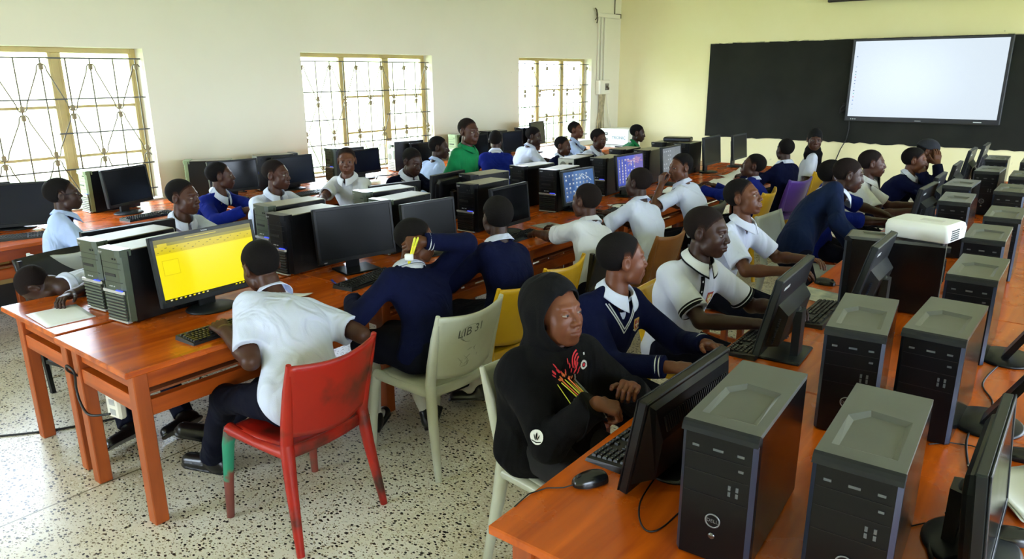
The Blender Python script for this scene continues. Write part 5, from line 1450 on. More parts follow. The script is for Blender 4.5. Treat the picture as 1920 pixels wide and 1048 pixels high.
    for sd in (1, -1):
        hj = Hc+rf*sd*.085*s-np.array([0, 0, .01])
        lg = (legs or {}).get(sd)
        if lg: K, A_ = np.asarray(lg['k'], float), np.asarray(lg['a'], float); td = nrm(lg.get('t', fw))
        elif stand: K = np.array([hj[0], hj[1], .45*s])+fw*.03; A_ = np.array([hj[0], hj[1], .085]); td = fw
        else:
            K = hj+fw*.40*s+rf*sd*.05; K[2] = sitz+.015; A_ = K-fw*(.02 if knee is None else knee)+rf*sd*.01; A_[2] = .085; td = fw
        LEG[sd] = (hj, K, A_, td)
    ctx['LEG'] = LEG
    if legs != 'none':
        def trf(p):
            d = np.maximum(cap(p, Hc-rf*.06*s, Hc+rf*.06*s, .110*s), (np.float32(sitz+.006 if not stand else -9)-p[:, 2]))
            for sd in (1, -1):
                hj, K, A_, td = LEG[sd]
                d = smin(d, cap(p, hj, K, .084*s, .058*s), .03)
                if not skirt:
                    v = cap(p, K, A_, .058*s, .055*s); ax = nrm(A_-K)
                    d = smin(d, np.maximum(v, (p-A_.astype(F32))@ax.astype(F32)), .02)
            if skirt:
                mid = (LEG[1][1]+LEG[-1][1])/2
                for sd in (1, -1):
                    d = smin(d, cap(p, LEG[sd][0], LEG[sd][1]+fw*.04, .095*s, .075*s), .06)
                d = smin(d, cap(p, Hc+fw*.1, mid, .10*s, .07*s), .05)
            return d+wrinkle(p, .004, seed+2)
        if not stand:
            trf0 = trf
            def trf(p):
                q = np.abs((p-Hc.astype(F32))@fw.astype(F32)-.04)-.21
                return smax(trf0(p), -smax(p[:, 2]-F32(sitz+.006), q, .01), .012)
        lp = np.array([q for sd in (1, -1) for q in LEG[sd][:3]]+[Hc])
        P, Q = sdf_mesh(trf, lp.min(0)-.15, lp.max(0)+.15, max(.007, vox*.0016))
        np_obj('skirt' if skirt else 'trousers', loc(P), Q, tro, root)
        if shoe:
            for sd in (1, -1):
                hj, K, A_, td = LEG[sd]
                side = np.cross(td, [0, 0, 1.])
                ax = nrm(K-A_)
                if skirt or sock:
                    def sk(p): 
                        v = smin(cap(p, K+(A_-K)*.12, K+(A_-K)*.4, .050*s, .052*s), cap(p, K+(A_-K)*.4, A_, .052*s, .034*s), .02)
                        return smin(v, cap(p, A_, A_+td*.10*s-np.array([0, 0, .035*s]), .034*s, .028*s), .02)
                    P, Q = sdf_mesh(sk, np.minimum(K, A_)-.14, np.maximum(K, A_)+.14, .007)
                    np_obj('sock', loc(P), Q, sock or mat('sock_white', (205, 203, 196), .9, bump=.3, bscale=200), root)
                dn = -ax if abs(ax[2]) < .95 else np.array([0, 0, -1.])
                dn = nrm(dn-td*np.dot(dn, td)); sole = A_+dn*.070*s
                def sf(p):
                    d = smin(cap(p, A_+dn*.038*s-td*.03*s, A_+dn*.048*s+td*.14*s, .040*s, .036*s), cap(p, A_+dn*.0*s, A_+dn*.04*s-td*.02*s, .043*s, .042*s), .02)
                    if skirt: d = np.maximum(d, -cap(p, A_-dn*.06, A_+dn*.012*s+td*.055*s, .04, .036))
                    d = np.maximum(d, (p-sole.astype(F32))@dn.astype(F32))
                    return np.minimum(d, np.maximum(np.maximum(cap(p, sole-td*.04*s, sole+td*.145*s, .043*s, .040*s), (p-sole.astype(F32))@dn.astype(F32)), -((p-(sole-dn*.014).astype(F32))@dn.astype(F32))))
                c = A_+td*.05*s+dn*.03
                P, Q = sdf_mesh(sf, c-.21, c+.21, .006)
                np_obj('shoe', loc(P), Q, mat('shoe_black', (12, 12, 13), .28), root)
    if chair: make_stool(chair, (Hc[0]+fw[0]*.02, Hc[1]+fw[1]*.02, 0), az-90)
    return ctx
# ------------------------------------------------------------------ the class
from mathutils.bvhtree import BVHTree
M_sw = mat('cloth_white', (204, 212, 236), .85, fold=.55, bump=.25, bscale=260, noise=.03, nscale=6); M_sc = mat('cloth_cream', (206, 209, 216), .85, fold=.55, bump=.25, bscale=260, noise=.03, nscale=6)
M_sb = mat('cloth_pale_blue', (176, 196, 236), .85, fold=.55, bump=.25, bscale=260, noise=.03, nscale=6)
M_nv = mat('knit_navy', (13, 18, 50), .95, fold=.45, bump=.5, bscale=420, noise=.10, nscale=20, spec=.1); M_dn = mat('knit_dark_navy', (12, 15, 34), .95, fold=.45, bump=.5, bscale=420, noise=.10, nscale=20, spec=.1)
M_rb = mat('knit_royal', (18, 32, 116), .95, fold=.45, bump=.5, bscale=420, noise=.10, nscale=20, spec=.1)
M_gr = mat('cloth_green', (8, 118, 66), .85, fold=.5, bump=.35, bscale=380, noise=.06, nscale=14, spec=.25); M_ho = mat('fleece_black', (8, 8, 10), .95, fold=.6, bump=.35, bscale=300, noise=.2, nscale=10, spec=.2)
M_blkc = mat('cloth_black', (9, 9, 12), .9, bump=.3, bscale=300, spec=.2); M_stripe = mat('stripe_white', (206, 210, 214), .85)
def V3(*a): return np.array(a, float)
def bvh_of(o):
    me = o.data; return BVHTree.FromPolygons([tuple(v.co) for v in me.vertices], [tuple(p.vertices) for p in me.polygons])
def decal(ctx, name, shapes, x0, z0, mats, lift=.0022, direction=None, origin=None, up=None, parent=None, dist=.21):
    """shapes: list of (polygon in metres, material index); laid on the garment along 'direction' (world)"""
    go = ctx['garment_obj']; bv = ctx.setdefault('bvh', bvh_of(go))
    R3 = ctx['IM'][:3, :3]
    f = ctx['f'] if direction is None else nrm(direction)      # pointing out of the chest
    u_ = ctx['u'] if up is None else nrm(up); u_ = nrm(u_-f*np.dot(u_, f)); rr_ = np.cross(u_, f)
    o0 = (ctx['tp'](0, 0, 0)+ctx['u']*z0+ctx['r']*x0) if origin is None else np.asarray(origin, float)
    mb = MB()
    for poly, mi in shapes:
        pts = []
        for (a, b) in poly:
            w0 = o0+rr_*a+u_*b+f*dist
            hit, n, i, d = bv.ray_cast(Vector(ctx['loc'](w0[None])[0]), Vector(R3@(-f)))
            if hit is None: pts = None; break
            pts.append(hit+Vector(R3@f)*lift)
        if pts and len(pts) > 2:
            mb.mi = mi; mb.add(pts, [tuple(range(len(pts)))])
    if mb.f: return mb.build(name, mats, parent or go, fix=False)
def blob(cx, cy, a, b, an, n=12): return [(cx+a*math.cos(t)*math.cos(an)-b*math.sin(t)*math.sin(an), cy+a*math.cos(t)*math.sin(an)+b*math.sin(t)*math.cos(an)) for t in [2*PI*k/n for k in range(n)]]
def quad_strip(path, wd):
    out = []
    for (x0, y0), (x1, y1) in zip(path[:-1], path[1:]):
        l = math.hypot(x1-x0, y1-y0) or 1; nx, ny = -(y1-y0)/l*wd/2, (x1-x0)/l*wd/2
        out.append([(x0+nx, y0+ny), (x0-nx, y0-ny), (x1-nx, y1-ny), (x1+nx, y1+ny)])
    return out
def vneck(ctx, m=None):
    L = ctx['L']; s = ctx['s']
    for off in (.010, .024):
        for sg in (-1, 1):
            path = [(sg*(.070*s+off), .985*L), (sg*(.052*s+off), .93*L), (sg*(.026*s+off*.8), .84*L), (0, .775*L-off*1.3)]
            fine = []
            for (x0, z0), (x1, z1) in zip(path[:-1], path[1:]):
                for k in range(5): fine.append((x0+(x1-x0)*k/5, z0+(z1-z0)*k/5))
            fine.append(path[-1])
            decal(ctx, 'neck_stripe', [(q, 0) for q in quad_strip(fine, .006)], 0, 0, [M_stripe], .0022, dist=.30)
def ring(ctx, sd, seg, t_, r_, wd, m, name='cuff_stripe', th=.003):
    A = ctx['ARM'][sd]; a, b = (A['S'], A['E']) if seg == 'upper' else (A['E'], A['W'])
    c = a+(b-a)*t_; ax = nrm(b-a); X = np.eye(4); q = Vector(ax).to_track_quat('Z', 'Y').to_matrix(); X[:3, :3] = ctx['IM'][:3, :3]@np.array(q); X[:3, 3] = ctx['loc'](c[None])[0]
    mb = MB(); mb.X = Matrix(X.tolist()); mb.lathe([(r_-th, -wd/2), (r_, -wd/2), (r_+.0012, 0), (r_, wd/2), (r_-th, wd/2)], 28, cap=False); return mb.build(name, m, ctx['garment_obj'])
def local_sdf(ctx, name, fn, lo, hi, vox, m, parent=None):
    P, Q = sdf_mesh(fn, lo, hi, vox); return np_obj(name, ctx['loc'](P), Q, m, parent or ctx['root'])
def headq(ctx, p): return ((p-ctx['head'].astype(F32))@ctx['Rh'].astype(F32))/F32(ctx['hs'])
def buttons(ctx, zs, m):
    for z in zs: decal(ctx, 'button', [(blob(0, 0, .0055, .0055, 0, 10), 0)], 0, z, [m], .003)
CREST = [mat('crest_gold', (196, 160, 90), .7), mat('crest_red', (150, 40, 36), .7), mat('crest_pale', (214, 208, 190), .7)]
def crest(ctx, x, z, sc=1., red=False):
    sh = [(-.5, .5), (.5, .5), (.5, -.1), (.3, -.42), (0, -.6), (-.3, -.42), (-.5, -.1)]
    k = .05*sc
    S = [([(a*k, b*k*1.15) for a, b in sh], 1 if red else 0), ([(a*k*.7, b*k*.8) for a, b in sh], 0 if red else 1)]
    S2 = [(p_, 2) for p_ in (quad_strip([(-.30*k, -.02*k), (.3*k, .02*k)], .16*k)+quad_strip([(0, .42*k), (0, -.3*k)], .14*k))]+[([(a*k, b*k) for a, b in ((-.55, -.5), (0, -.78), (.55, -.5), (.5, -.36), (0, -.62), (-.5, -.36))], 2)]
    decal(ctx, 'crest', S[:1], x, z, CREST, .0022); decal(ctx, 'crest_shield', S[1:], x, z, CREST, .0030); decal(ctx, 'crest_figure', S2, x, z, CREST, .0038)

# ---- along the window wall
c = person('boy in pale blue shirt and glasses seated at far left', V3(-5.46, 1.98, 1.12), 62, 70, 5, vox=3.2, tone=1, cloth=M_sb, collar=M_sb, hip=(-5.32, 1.86), arms={1: dict(w=(-5.18, 2.22, .72), curl=30), -1: dict(w=(-5.5, 2.25, .74), curl=30)}, gaze=(70, 5))
g_ = MB(); inv_ = c['IM']
def hp_(x, y, z): return tuple(c['loc']((c['head']+c['Rh']@np.array([x, y, z])*c['hs'])[None])[0])
for s_ in (-1, 1):
    g_.tube([hp_(s_*(.032+.023*math.cos(t)*(1 if abs(math.cos(t)) < .8 else .95)), .098-.012*abs(math.cos(t)+.0), .004+.017*math.sin(t)) for t in [2*PI*k/20 for k in range(20)]], .0016, 6, closed=True)
    g_.tube([hp_(s_*.056, .090, .010), hp_(s_*.070, .06, .010), hp_(s_*.078, .01, .008), hp_(s_*.079, -.01, .004)], .0018, 6)
g_.tube([hp_(-.010, .103, .008), hp_(0, .106, .011), hp_(.010, .103, .008)], .0016, 6)
g_.build('glasses', mat('glasses_black', (16, 16, 18), .3), c['root'])
c = person('boy in blue sweater with arms folded by the second wall desk', chair='wooden stool of the blue sweater boy by the second desk', head=V3(-5.59, 3.23, 1.10), az=25, haz=62, hp=2, vox=3.6, tone=0, wear='sweater', cloth=M_rb, collar=M_sw, neckcol=M_stripe, arms={1: dict(w=(-5.2, 3.18, .86), curl=40), -1: dict(w=(-5.2, 3.42, .84), curl=40)}, gaze=(68, 0))
for sd in (1, -1): ring(c, sd, 'fore', .86, .040, .006, M_stripe)
c = person('boy in white shirt turning to look straight at the camera', chair='wooden stool of the boy turning to the camera', head=V3(-5.12, 4.18, 1.165), az=-65, haz=-44, hp=-2, vox=3.6, tone=2, cloth=M_sc, collar=M_sc, arms={1: dict(w=(-4.98, 3.72, .86), curl=35), -1: dict(w=(-4.86, 3.95, .80))}, gaze=(-42, 6), hair='fade')
c = person('boy in dark navy sweater looking down at a hidden keyboard', chair='wooden stool under the navy sweater boy looking down', head=V3(-4.72, 4.60, 1.145), az=-8, haz=-4, hp=-20, vox=3.6, tone=1, wear='sweater', cloth=M_dn, collar=M_sw, neckcol=M_stripe, arms={1: dict(w=(-4.28, 4.48, .80)), -1: dict(w=(-4.28, 4.78, .80))}, gaze=(-4, -30)); crest(c, -.065, .30, .8); vneck(c)
person('slim boy in pale blue shirt beside the boy in green', chair='wooden stool under the slim boy in pale blue', head=V3(-5.31, 5.57, 1.16), az=75, haz=36, hp=-4, vox=4.2, tone=1, cloth=M_sb, collar=M_sb, arms={1: dict(down=True), -1: dict(down=True)}, gaze=(50, 0))
c = person('tall boy in green polo shirt standing behind the towers', V3(-4.62, 5.26, 1.375), 12, -4, -2, s=1.02, hs=1.04, vox=4., tone=0, wear='polo', cloth=M_gr, collar=M_gr, stand=True, hip=(-4.66, 5.24, .83), arms={1: dict(w=(-4.52, 5.02, .80), pole=(-1, 0, -.3)), -1: dict(w=(-4.52, 5.46, .80), pole=(-1, 0, -.3))}, hair='fade', gaze=(20, 0)); buttons(c, (.36, .40), M_gr)
c = person('student in royal blue sweater seen from behind near the wall', chair='wooden stool of the blue sweater student seen from behind by the wall', head=V3(-5.52, 6.77, 1.14), az=140, haz=122, hp=0, vox=4.5, tone=1, wear='sweater', cloth=M_rb, collar=M_sw, neckcol=M_stripe, hip=(-5.38, 6.62), arms={1: dict(w=(-5.72, 7.05, .80)), -1: dict(w=(-5.86, 6.80, .80))}, eyes=False)
person('boy in white shirt reaching across the desk by the third window', chair='wooden stool of the boy reaching over the wall desk', head=V3(-5.46, 7.46, 1.14), az=70, haz=22, hp=-12, vox=4.5, tone=1, cloth=M_sw, collar=M_sw, arms={1: dict(w=(-5.20, 7.58, .82)), -1: dict(w=(-5.3, 7.78, .80))}, gaze=(22, -15))
person('low-seated boy whose head just shows above a tower', chair='wooden stool of the low-seated boy behind a tower', head=V3(-4.84, 7.2, 1.075), az=20, haz=10, hp=-4, hip=(-4.98, 7.12), s=.95, vox=4.5, tone=0, wear='sweater', cloth=M_nv, collar=M_sw, gaze=(15, -5))
person('boy in pale blue shirt leaning in front of the third window', chair='wooden stool of the pale blue boy by the third window', head=V3(-5.55, 8.57, 1.145), az=35, haz=14, hp=2, vox=5, tone=2, cloth=M_sb, collar=M_sb, hip=(-5.75, 8.42), arms={1: dict(w=(-5.1, 8.5, .80)), -1: dict(w=(-5.1, 8.75, .80))}, gaze=(30, 0))
person('student with thick hair in white shirt left of the steel cabinet', chair='wooden stool of the student with thick hair', head=V3(-4.80, 7.95, 1.105), az=5, haz=-6, hp=-10, vox=4.5, tone=0, cloth=M_sw, collar=M_sw, hair='afro', gaze=(0, -15))
person('student in green shirt in front of the steel cabinet', chair='wooden stool of the far green shirt student', head=V3(-4.87, 9.1, 1.10), az=30, haz=24, hp=-8, vox=5, tone=1, wear='polo', cloth=M_gr, collar=M_gr, gaze=(30, -12))
# ---- middle row, window side
c = person('student asleep with head down on the nearest table end', V3(-4.37, 1.385, .80), -45, 222, -78, 12, s=.98, vox=3.2, tone=1, wear='polo', cloth=M_sw, collar=M_sw, hip=(-4.58, 1.86), slouch=.06, eyes=False, arms={1: dict(w=(-4.06, 1.40, .795), e=(-4.12, 1.70, .80), curl=30), -1: dict(w=(-3.98, 1.68, .795), e=(-4.02, 1.9, .82), curl=30)}, hair='fade', legs={1: dict(k=(-4.18, 1.58, .45), a=(-3.80, 1.50, .09), t=(.25, -.97, 0)), -1: dict(k=(-4.12, 1.80, .45), a=(-3.68, 1.74, .09), t=(.2, -.98, 0))})
for sd in (1, -1): ring(c, sd, 'upper', .72, .0675, .006, M_blkc)
c = person('boy in white shirt behind the towers left of the yellow screen', chair='wooden stool of the white shirt boy nearest the yellow screen', head=V3(-4.62, 2.39, 1.13), az=5, haz=30, hp=-2, vox=3., tone=0, cloth=M_sw, collar=M_sw, arms={1: dict(w=(-4.24, 2.25, .80)), -1: dict(w=(-4.24, 2.55, .80))}, gaze=(50, 4))
c = person('boy in white shirt gazing right behind the second tower pair', chair='wooden stool of the boy between the two tower groups', head=V3(-4.87, 3.28, 1.16), az=0, haz=28, hp=0, vox=3.3, tone=0, cloth=M_sw, collar=M_sw, hair='bald', arms={1: dict(w=(-4.38, 3.1, .80)), -1: dict(w=(-4.40, 3.45, .80))}, gaze=(48, 2))
# ---- middle row, aisle side
person('boy in white shirt seen from behind on the red chair', V3(-2.965, 1.865, 1.03), 174, 176, -20, 4, s=1.1, hs=.95, vox=2.6, tone=0, cloth=M_sw, collar=M_sw, hip=(-2.50, 1.72), slouch=.05, lw=.012, eyes=False, arms={1: dict(e=(-2.46, 2.10, .70), w=(-2.78, 2.08, .79)), -1: dict(e=(-2.57, 1.52, .68), w=(-2.86, 1.60, .79))},
       legs={1: dict(k=(-2.93, 1.84, .47), a=(-3.26, 1.70, .16), t=(-.55, -.6, .25)), -1: dict(k=(-2.92, 1.58, .47), a=(-3.14, 1.60, .085), t=(-.9, -.35, 0))})
c = person('student in navy sweater with an arm bent behind the head', V3(-2.64, 2.57, 1.07), 176, 64, -6, vox=2.6, tone=2, wear='sweater', cloth=M_nv, collar=M_sw, neckcol=M_stripe, hip=(-2.46, 2.46), slouch=.05, skirt=True, arms={1: dict(e=(-2.40, 2.76, 1.10), w=(-2.555, 2.54, 1.085), d=(-.55, -.75, -.10), n=(.62, -.62, .35), curl=72), -1: dict(e=(-2.62, 2.22, .82), w=(-2.85, 2.30, .795), curl=30)},
           legs={1: dict(k=(-2.86, 2.60, .49), a=(-2.60, 2.56, .105), t=(-.55, .8, 0)), -1: dict(k=(-2.86, 2.40, .49), a=(-2.80, 2.36, .105), t=(-.45, .85, 0))}, trousers=mat('skirt_navy', (9, 11, 25), .9, spec=.15, bump=.2, bscale=300))
for t_, in ((.80,), (.87,)): ring(c, 1, 'fore', t_, .0445, .005, M_stripe); ring(c, -1, 'fore', t_, .0445, .005, M_stripe)
A17 = c['ARM'][1]
hp17 = A17['W']+nrm(A17['d'])*.075
for i, (o_x, tl) in enumerate(((0, 0), (.010, .12))):
    q = thing('highlighter_pen', ('yellow pen held behind the head in the raised hand', 'second yellow pen beside it in the raised hand')[i], 'pen', hp17+V3(.016-.004*i, -.022+o_x, -.10), 0)
    q.rotation_euler = (rad(-8-60*tl), rad(14), 0)
    mb = MB(); mb.lathe([(.001, 0), (.0055, .006), (.0055, .135), (.004, .14)], 12); mb.build('barrel', mat('pen_yellow', (236, 226, 60), .3), q)
    mb = MB(); mb.lathe([(.0058, .10), (.0062, .102), (.0062, .138), (.002, .146)], 12); mb.build('cap', mat('pen_lime', (210, 214, 50), .3), q)
q = thing('eraser', 'white rubber eraser under the raised hand', 'eraser', hp17+V3(.02, -.02, -.082), 40)
mb = MB(); mb.box(-.022, .022, -.012, .012, 0, .036, .006); mb.build('block', mat('rubber_white', (232, 234, 236), .6), q)
person('student in navy sweater seen from behind at the narrow monitor', V3(-2.54, 3.12, 1.12), 176, 152, 0, vox=3., tone=1, wear='sweater', cloth=M_nv, collar=M_sw, hip=(-2.40, 3.02), slouch=.05, eyes=False, hair='afro', skirt=True, arms={1: dict(w=(-2.88, 3.30, .80)), -1: dict(w=(-2.88, 3.02, .80))},
       legs={1: dict(k=(-2.82, 3.12, .49), a=(-2.72, 3.02, .105), t=(-.6, -.7, 0)), -1: dict(k=(-2.82, 2.94, .49), a=(-2.58, 2.98, .105), t=(-.7, -.6, 0))})
person('boy in cream shirt reaching left to a keyboard', V3(-2.53, 4.05, 1.085), 172, 172, -2, vox=3., tone=0, cloth=M_sc, collar=M_sc, hip=(-2.42, 3.92), slouch=.05, hair='fade', arms={-1: dict(w=(-2.98, 4.08, .80), curl=32), 1: dict(w=(-2.90, 4.32, .80))}, gaze=(185, -8))
person('boy in white shirt facing the purple screen', V3(-2.60, 4.90, 1.10), 174, 172, 2, vox=3.3, tone=1, cloth=M_sw, collar=M_sw, hip=(-2.42, 4.78), slouch=.04, hair='fade', arms={-1: dict(w=(-2.95, 4.78, .80)), 1: dict(w=(-2.95, 5.05, .80))}, gaze=(185, -4))
person('boy in white shirt holding a hand to his mouth', V3(-2.66, 5.76, 1.125), 184, -122, -4, vox=3.2, tone=2, cloth=M_sw, collar=M_sw, hip=(-2.50, 5.80), slouch=.05, arms={-1: dict(e=(-2.72, 5.44, .82), w=(-2.745, 5.60, 1.00), d=(-.05, .12, 1), n=(-.35, -.93, 0), curl=62), 1: dict(w=(-3.0, 5.95, .80))}, gaze=(-100, -3))
person('boy in blue sweater looking up to the left', V3(-2.42, 6.85, 1.045), 186, 200, 10, vox=3.8, tone=0, wear='sweater', cloth=M_rb, collar=M_sw, hip=(-2.36, 6.78), slouch=.05, arms={-1: dict(w=(-2.85, 6.7, .80)), 1: dict(w=(-2.85, 7.0, .80))}, gaze=(195, 15))
person('student in navy sweater on the purple chair, back turned', V3(-2.45, 7.86, 1.113), 165, 140, 0, vox=4., tone=1, wear='sweater', cloth=M_nv, collar=M_sw, hip=(-2.47, 7.82), eyes=False, arms={1: dict(w=(-2.84, 8.05, .80)), -1: dict(w=(-2.86, 7.80, .80))})
c = person('girl in white blouse and black headscarf looking back', V3(-2.39, 8.70, 1.16), -165, -66, -4, vox=4., tone=0, cloth=M_sw, collar=None, hip=(-2.52, 8.66), hair='none', gaze=(-70, 4), skirt=True, arms={1: dict(down=True), -1: dict(down=True)}, trousers=mat('skirt_black', (12, 12, 16), .9))
def scarf(p, c=c):
    q = headq(c, p); d = ell(q, (0, -.022, .036), (.083, .106, .094))
    d = smin(d, ell(q, (0, .0, -.05), (.068, .075, .070)), .03)
    d = smax(d, -ell(q, (0, .115, -.032), (.056, .085, .088)), .008); d = d*c['hs']
    N = c['N']; fh = nrm(np.array([c['Rh'][0, 1], c['Rh'][1, 1], 0])); rh = np.array([c['Rh'][0, 0], c['Rh'][1, 0], 0])
    d = smin(d, np.abs(cap(p, N+V3(0, 0, .03)+fh*.0, N+V3(0, 0, -.01)+fh*.01, .075, .088))-.012, .02)
    for s_ in (-1, 1): d = smin(d, cap(p, N+rh*.065*s_+fh*.055, N+rh*.045*s_+fh*.13-V3(0, 0, .33), .030, .036), .03)
    return d+wrinkle(p, .003, 4)
local_sdf(c, 'headscarf', scarf, c['head']-V3(.25, .25, .52), c['head']+V3(.25, .25, .18), .006, mat('scarf_black', (11, 11, 13), .9, bump=.3, bscale=200, spec=.2))
# ---- right row
c = person('student in black hooded sweatshirt with printed flames on the chest', V3(-1.385, 2.03, 1.075), -4, -10, 8, tw=-22, s=1.02, vox=2.4, tone=3, wear='hoodie', cloth=M_ho, trousers=mat('trousers_black', (12, 12, 14), .9, bump=.2, bscale=300), hip=(-1.42, 2.06), hair='crop', slouch=.04, lw=.012, gaze=(12, 12), arms={1: dict(w=(-1.155, 1.93, .825), d=(.75, .55, -.25), n=(-.2, -.35, .9), curl=66, pole=(-.7, -.30, -1)), -1: dict(w=(-1.12, 2.13, .815), curl=60)})
def hood(p, c=c):
    q = headq(c, p)
    d = ell(q, (0, -.030, .030), (.100, .122, .112)); d = smin(d, ell(q, (0, -.020, -.060), (.092, .105, .090)), .05)
    d = smin(d, ell(q, (0, -.075, -.130), (.105, .075, .055)), .05)
    op = ell(q, (0, .135, -.012), (.068, .135, .106)); ins = ell(q, (0, .02, -.012), (.083, .112, .112))
    d = smax(d, -smin(op, ins, .02), .012)*c['hs']
    d = smax(d, -cap(p, c['N']+c['u']*.02, c['head'], .060, .075), .01)
    rim = np.abs(op)*c['hs']
    d = d-.006*np.exp(-(rim/.012)**2)*(q[:, 1] > 0)
    return d+wrinkle(p, .0035, 9)*np.clip((.06-q[:, 1])/.08, 0, 1)
local_sdf(c, 'hood', hood, c['head']-V3(.2, .2, .28), c['head']+V3(.2, .2, .18), .0032, M_ho, c['garment_obj'])
FL = [mat('print_red', (214, 44, 62), .8), mat('print_orange', (226, 120, 70), .8), mat('print_lime', (206, 206, 70), .8), mat('print_white', (206, 208, 210), .8), mat('print_grey', (140, 146, 150), .8)]
rg = random.Random(4); sh = []
for i in range(46):
    t_ = rg.random(); a_ = rg.uniform(-.9, .9); R_ = .02+.075*t_
    x, z = R_*math.sin(a_)*.85, .20+R_*math.cos(a_)*1.25
    sh.append((blob(x, z, .0055+.005*t_, .0024, PI/2-a_, 8), 0 if t_ > .55 else (1 if t_ > .25 else 2)))
for a_, m_ in ((-.55, 2), (-.15, 2), (.3, 2)): sh += [(p_, m_) for p_ in quad_strip([(.0, .12), (.04*math.sin(a_), .18), (.075*math.sin(a_), .235)], .0028)]
decal(c, 'flame_print', sh, .0, .06, FL, .0025)
sh = [(p_, 3) for p_ in quad_strip([(.03*math.cos(t), .03*math.sin(t)*.35) for t in np.linspace(0, 2*PI, 14)], .004)]+[([(-.05, -.012), (.045, -.012), (.05, .0), (-.03, .004)], 4), ([(-.02, .012), (.03, .012), (.03, .022), (-.01, .022)], 4), ([(.0, .03), (.03, .03), (.03, .042), (.008, .042)], 4)]
decal(c, 'lower_print', sh, .0, .135, FL, .0025)
sh = []
for k_, R_ in ((0, .020), (1, .030), (2, .040)): sh += [(p_, 0) for p_ in quad_strip([(-.012+R_*math.cos(t), .006+R_*math.sin(t)) for t in np.linspace(1.7, 3.3, 9)], .0055)]
sh += [(p_, 3) for p_ in quad_strip([(.0+.013*math.cos(t), -.006+.013*math.sin(t)) for t in np.linspace(0, 2*PI, 16)], .007)]+[(p_, 3) for p_ in quad_strip([(.013, -.018), (.013, .030)], .007)]+[(blob(0, -.006, .006, .006, 0), 0)]
decal(c, 'chest_logo', sh, -.078, .345, FL, .0028)
for s_ in (-1, 1):
    mb = MB(); pts = []
    bv = c['bvh']
    for k in range(9):
        w0 = c['N']+c['u']*(-.035-.022*k)+c['r']*s_*(.030+.0015*k)+c['f']*.4
        h_, n_, i_, d_ = bv.ray_cast(Vector(c['loc'](w0[None])[0]), Vector(c['IM'][:3, :3]@(-c['f'])))
        if h_ is not None: pts.append(h_+Vector(c['IM'][:3, :3]@c['f'])*.004)
    if len(pts) > 2: mb.tube(pts, .0032, 6); mb.build('drawstring', M_ho if s_ > 0 else mat('cord_grey', (96, 98, 100), .7), c['garment_obj'])
A_ = c['ARM'][1]; o0 = A_['S']+(A_['E']-A_['S'])*.80; dr = nrm(V3(.35, -1, .15))
decal(c, 'sleeve_badge', [(blob(0, 0, .026, .026, 0, 24), 0)], 0, 0, [mat('badge_white', (226, 228, 226), .7)], .003, direction=dr, origin=o0, up=(0, 0, 1))
decal(c, 'badge_leaf', [(blob(.0, .004, .013, .0030, 1.5), 0), (blob(-.007, .0, .011, .0018, 1.9), 0), (blob(.008, .0, .011, .0018, 1.15), 0), ([(-.02, -.012), (0, -.016), (.02, -.011), (.018, -.014), (0, -.0195), (-.018, -.015)], 0)], 0, 0, [M_ho], .0042, direction=dr, origin=o0, up=(0, 0, 1))
c = person('student in navy sweater and white collar turned away to the right', chair='wooden stool of the navy sweater student turned away', head=V3(-1.46, 2.64, 1.135), az=4, haz=50, hp=0, tw=-18, vox=2.6, tone=3, wear='sweater', cloth=M_nv, collar=M_sw, neckcol=M_stripe, slouch=.02, lw=.012, hip=(-1.58, 2.60), gaze=(60, 0), arms={1: dict(w=(-1.12, 2.42, .80)), -1: dict(w=(-1.10, 2.74, .80))}); crest(c, -.085, .33, .9); vneck(c)
for sd in (1, -1):
    for t_ in (.82, .88): ring(c, sd, 'fore', t_, .0445, .005, M_stripe)
c = person('boy in white polo shirt with black collar and red crest', V3(-1.36, 3.29, 1.155), 0, 4, -4, tw=-20, s=1.04, vox=2.6, tone=1, wear='polo', cloth=mat('pique_white', (206, 211, 228), .85, fold=.45, bump=.5, bscale=600), collar=M_blkc, hair='fade', hip=(-1.50, 3.27), gaze=(8, -8), arms={1: dict(w=(-1.03, 3.12, .80), curl=30), -1: dict(w=(-1.0, 3.46, .80), curl=30)})
c['collar_mesh']('collar_stripe', M_stripe, c['garment_obj'], gap=.36, ln=.033, tip=.057, rad_=.0632, lift=.0012, thick=.003)
decal(c, 'placket', [(p_, 0) for p_ in quad_strip([(0, .02*k) for k in range(9)], .030)], 0, .245, [M_blkc], .0025); buttons(c, (.38, .33), M_stripe); crest(c, -.085, .285, 1.15, True)
for sd in (1, -1): ring(c, sd, 'upper', .745, .0695, .030, M_blkc, 'cuff', .006); ring(c, sd, 'upper', .735, .0705, .005, M_stripe)
c = person('boy in white shirt gazing up with mouth slightly open', chair='wooden stool of the boy gazing up', head=V3(-1.57, 4.32, 1.165), az=-4, haz=4, hp=14, vox=2.8, tone=2, cloth=M_sw, collar=M_sw, hip=(-1.70, 4.31), gaze=(12, 20), arms={1: dict(w=(-1.20, 4.13, .80), curl=28), -1: dict(w=(-1.2, 4.48, .80))}); buttons(c, (.10, .17, .24, .31), M_stripe)
c = person('boy in navy sweater leaning forward over the right row', V3(-1.24, 5.43, 1.205), 20, 26, -10, vox=3.2, tone=1, wear='sweater', cloth=mat('knit_teal_navy', (8, 24, 56), .95, fold=.5, bump=.5, bscale=420, spec=.2), collar=M_sw, hair='bald', hip=(-1.44, 5.06, .74), slouch=.05, lw=.02, arms={1: dict(w=(-1.0, 5.06, .80)), -1: dict(w=(-.98, 5.40, .80))}, gaze=(30, -15), stand=True, hem=-.34, legs={1: dict(k=(-1.36, 5.02, .42), a=(-1.45, 4.98, .085), t=(1, 0, 0)), -1: dict(k=(-1.36, 5.22, .42), a=(-1.45, 5.24, .085), t=(1, 0, 0))})
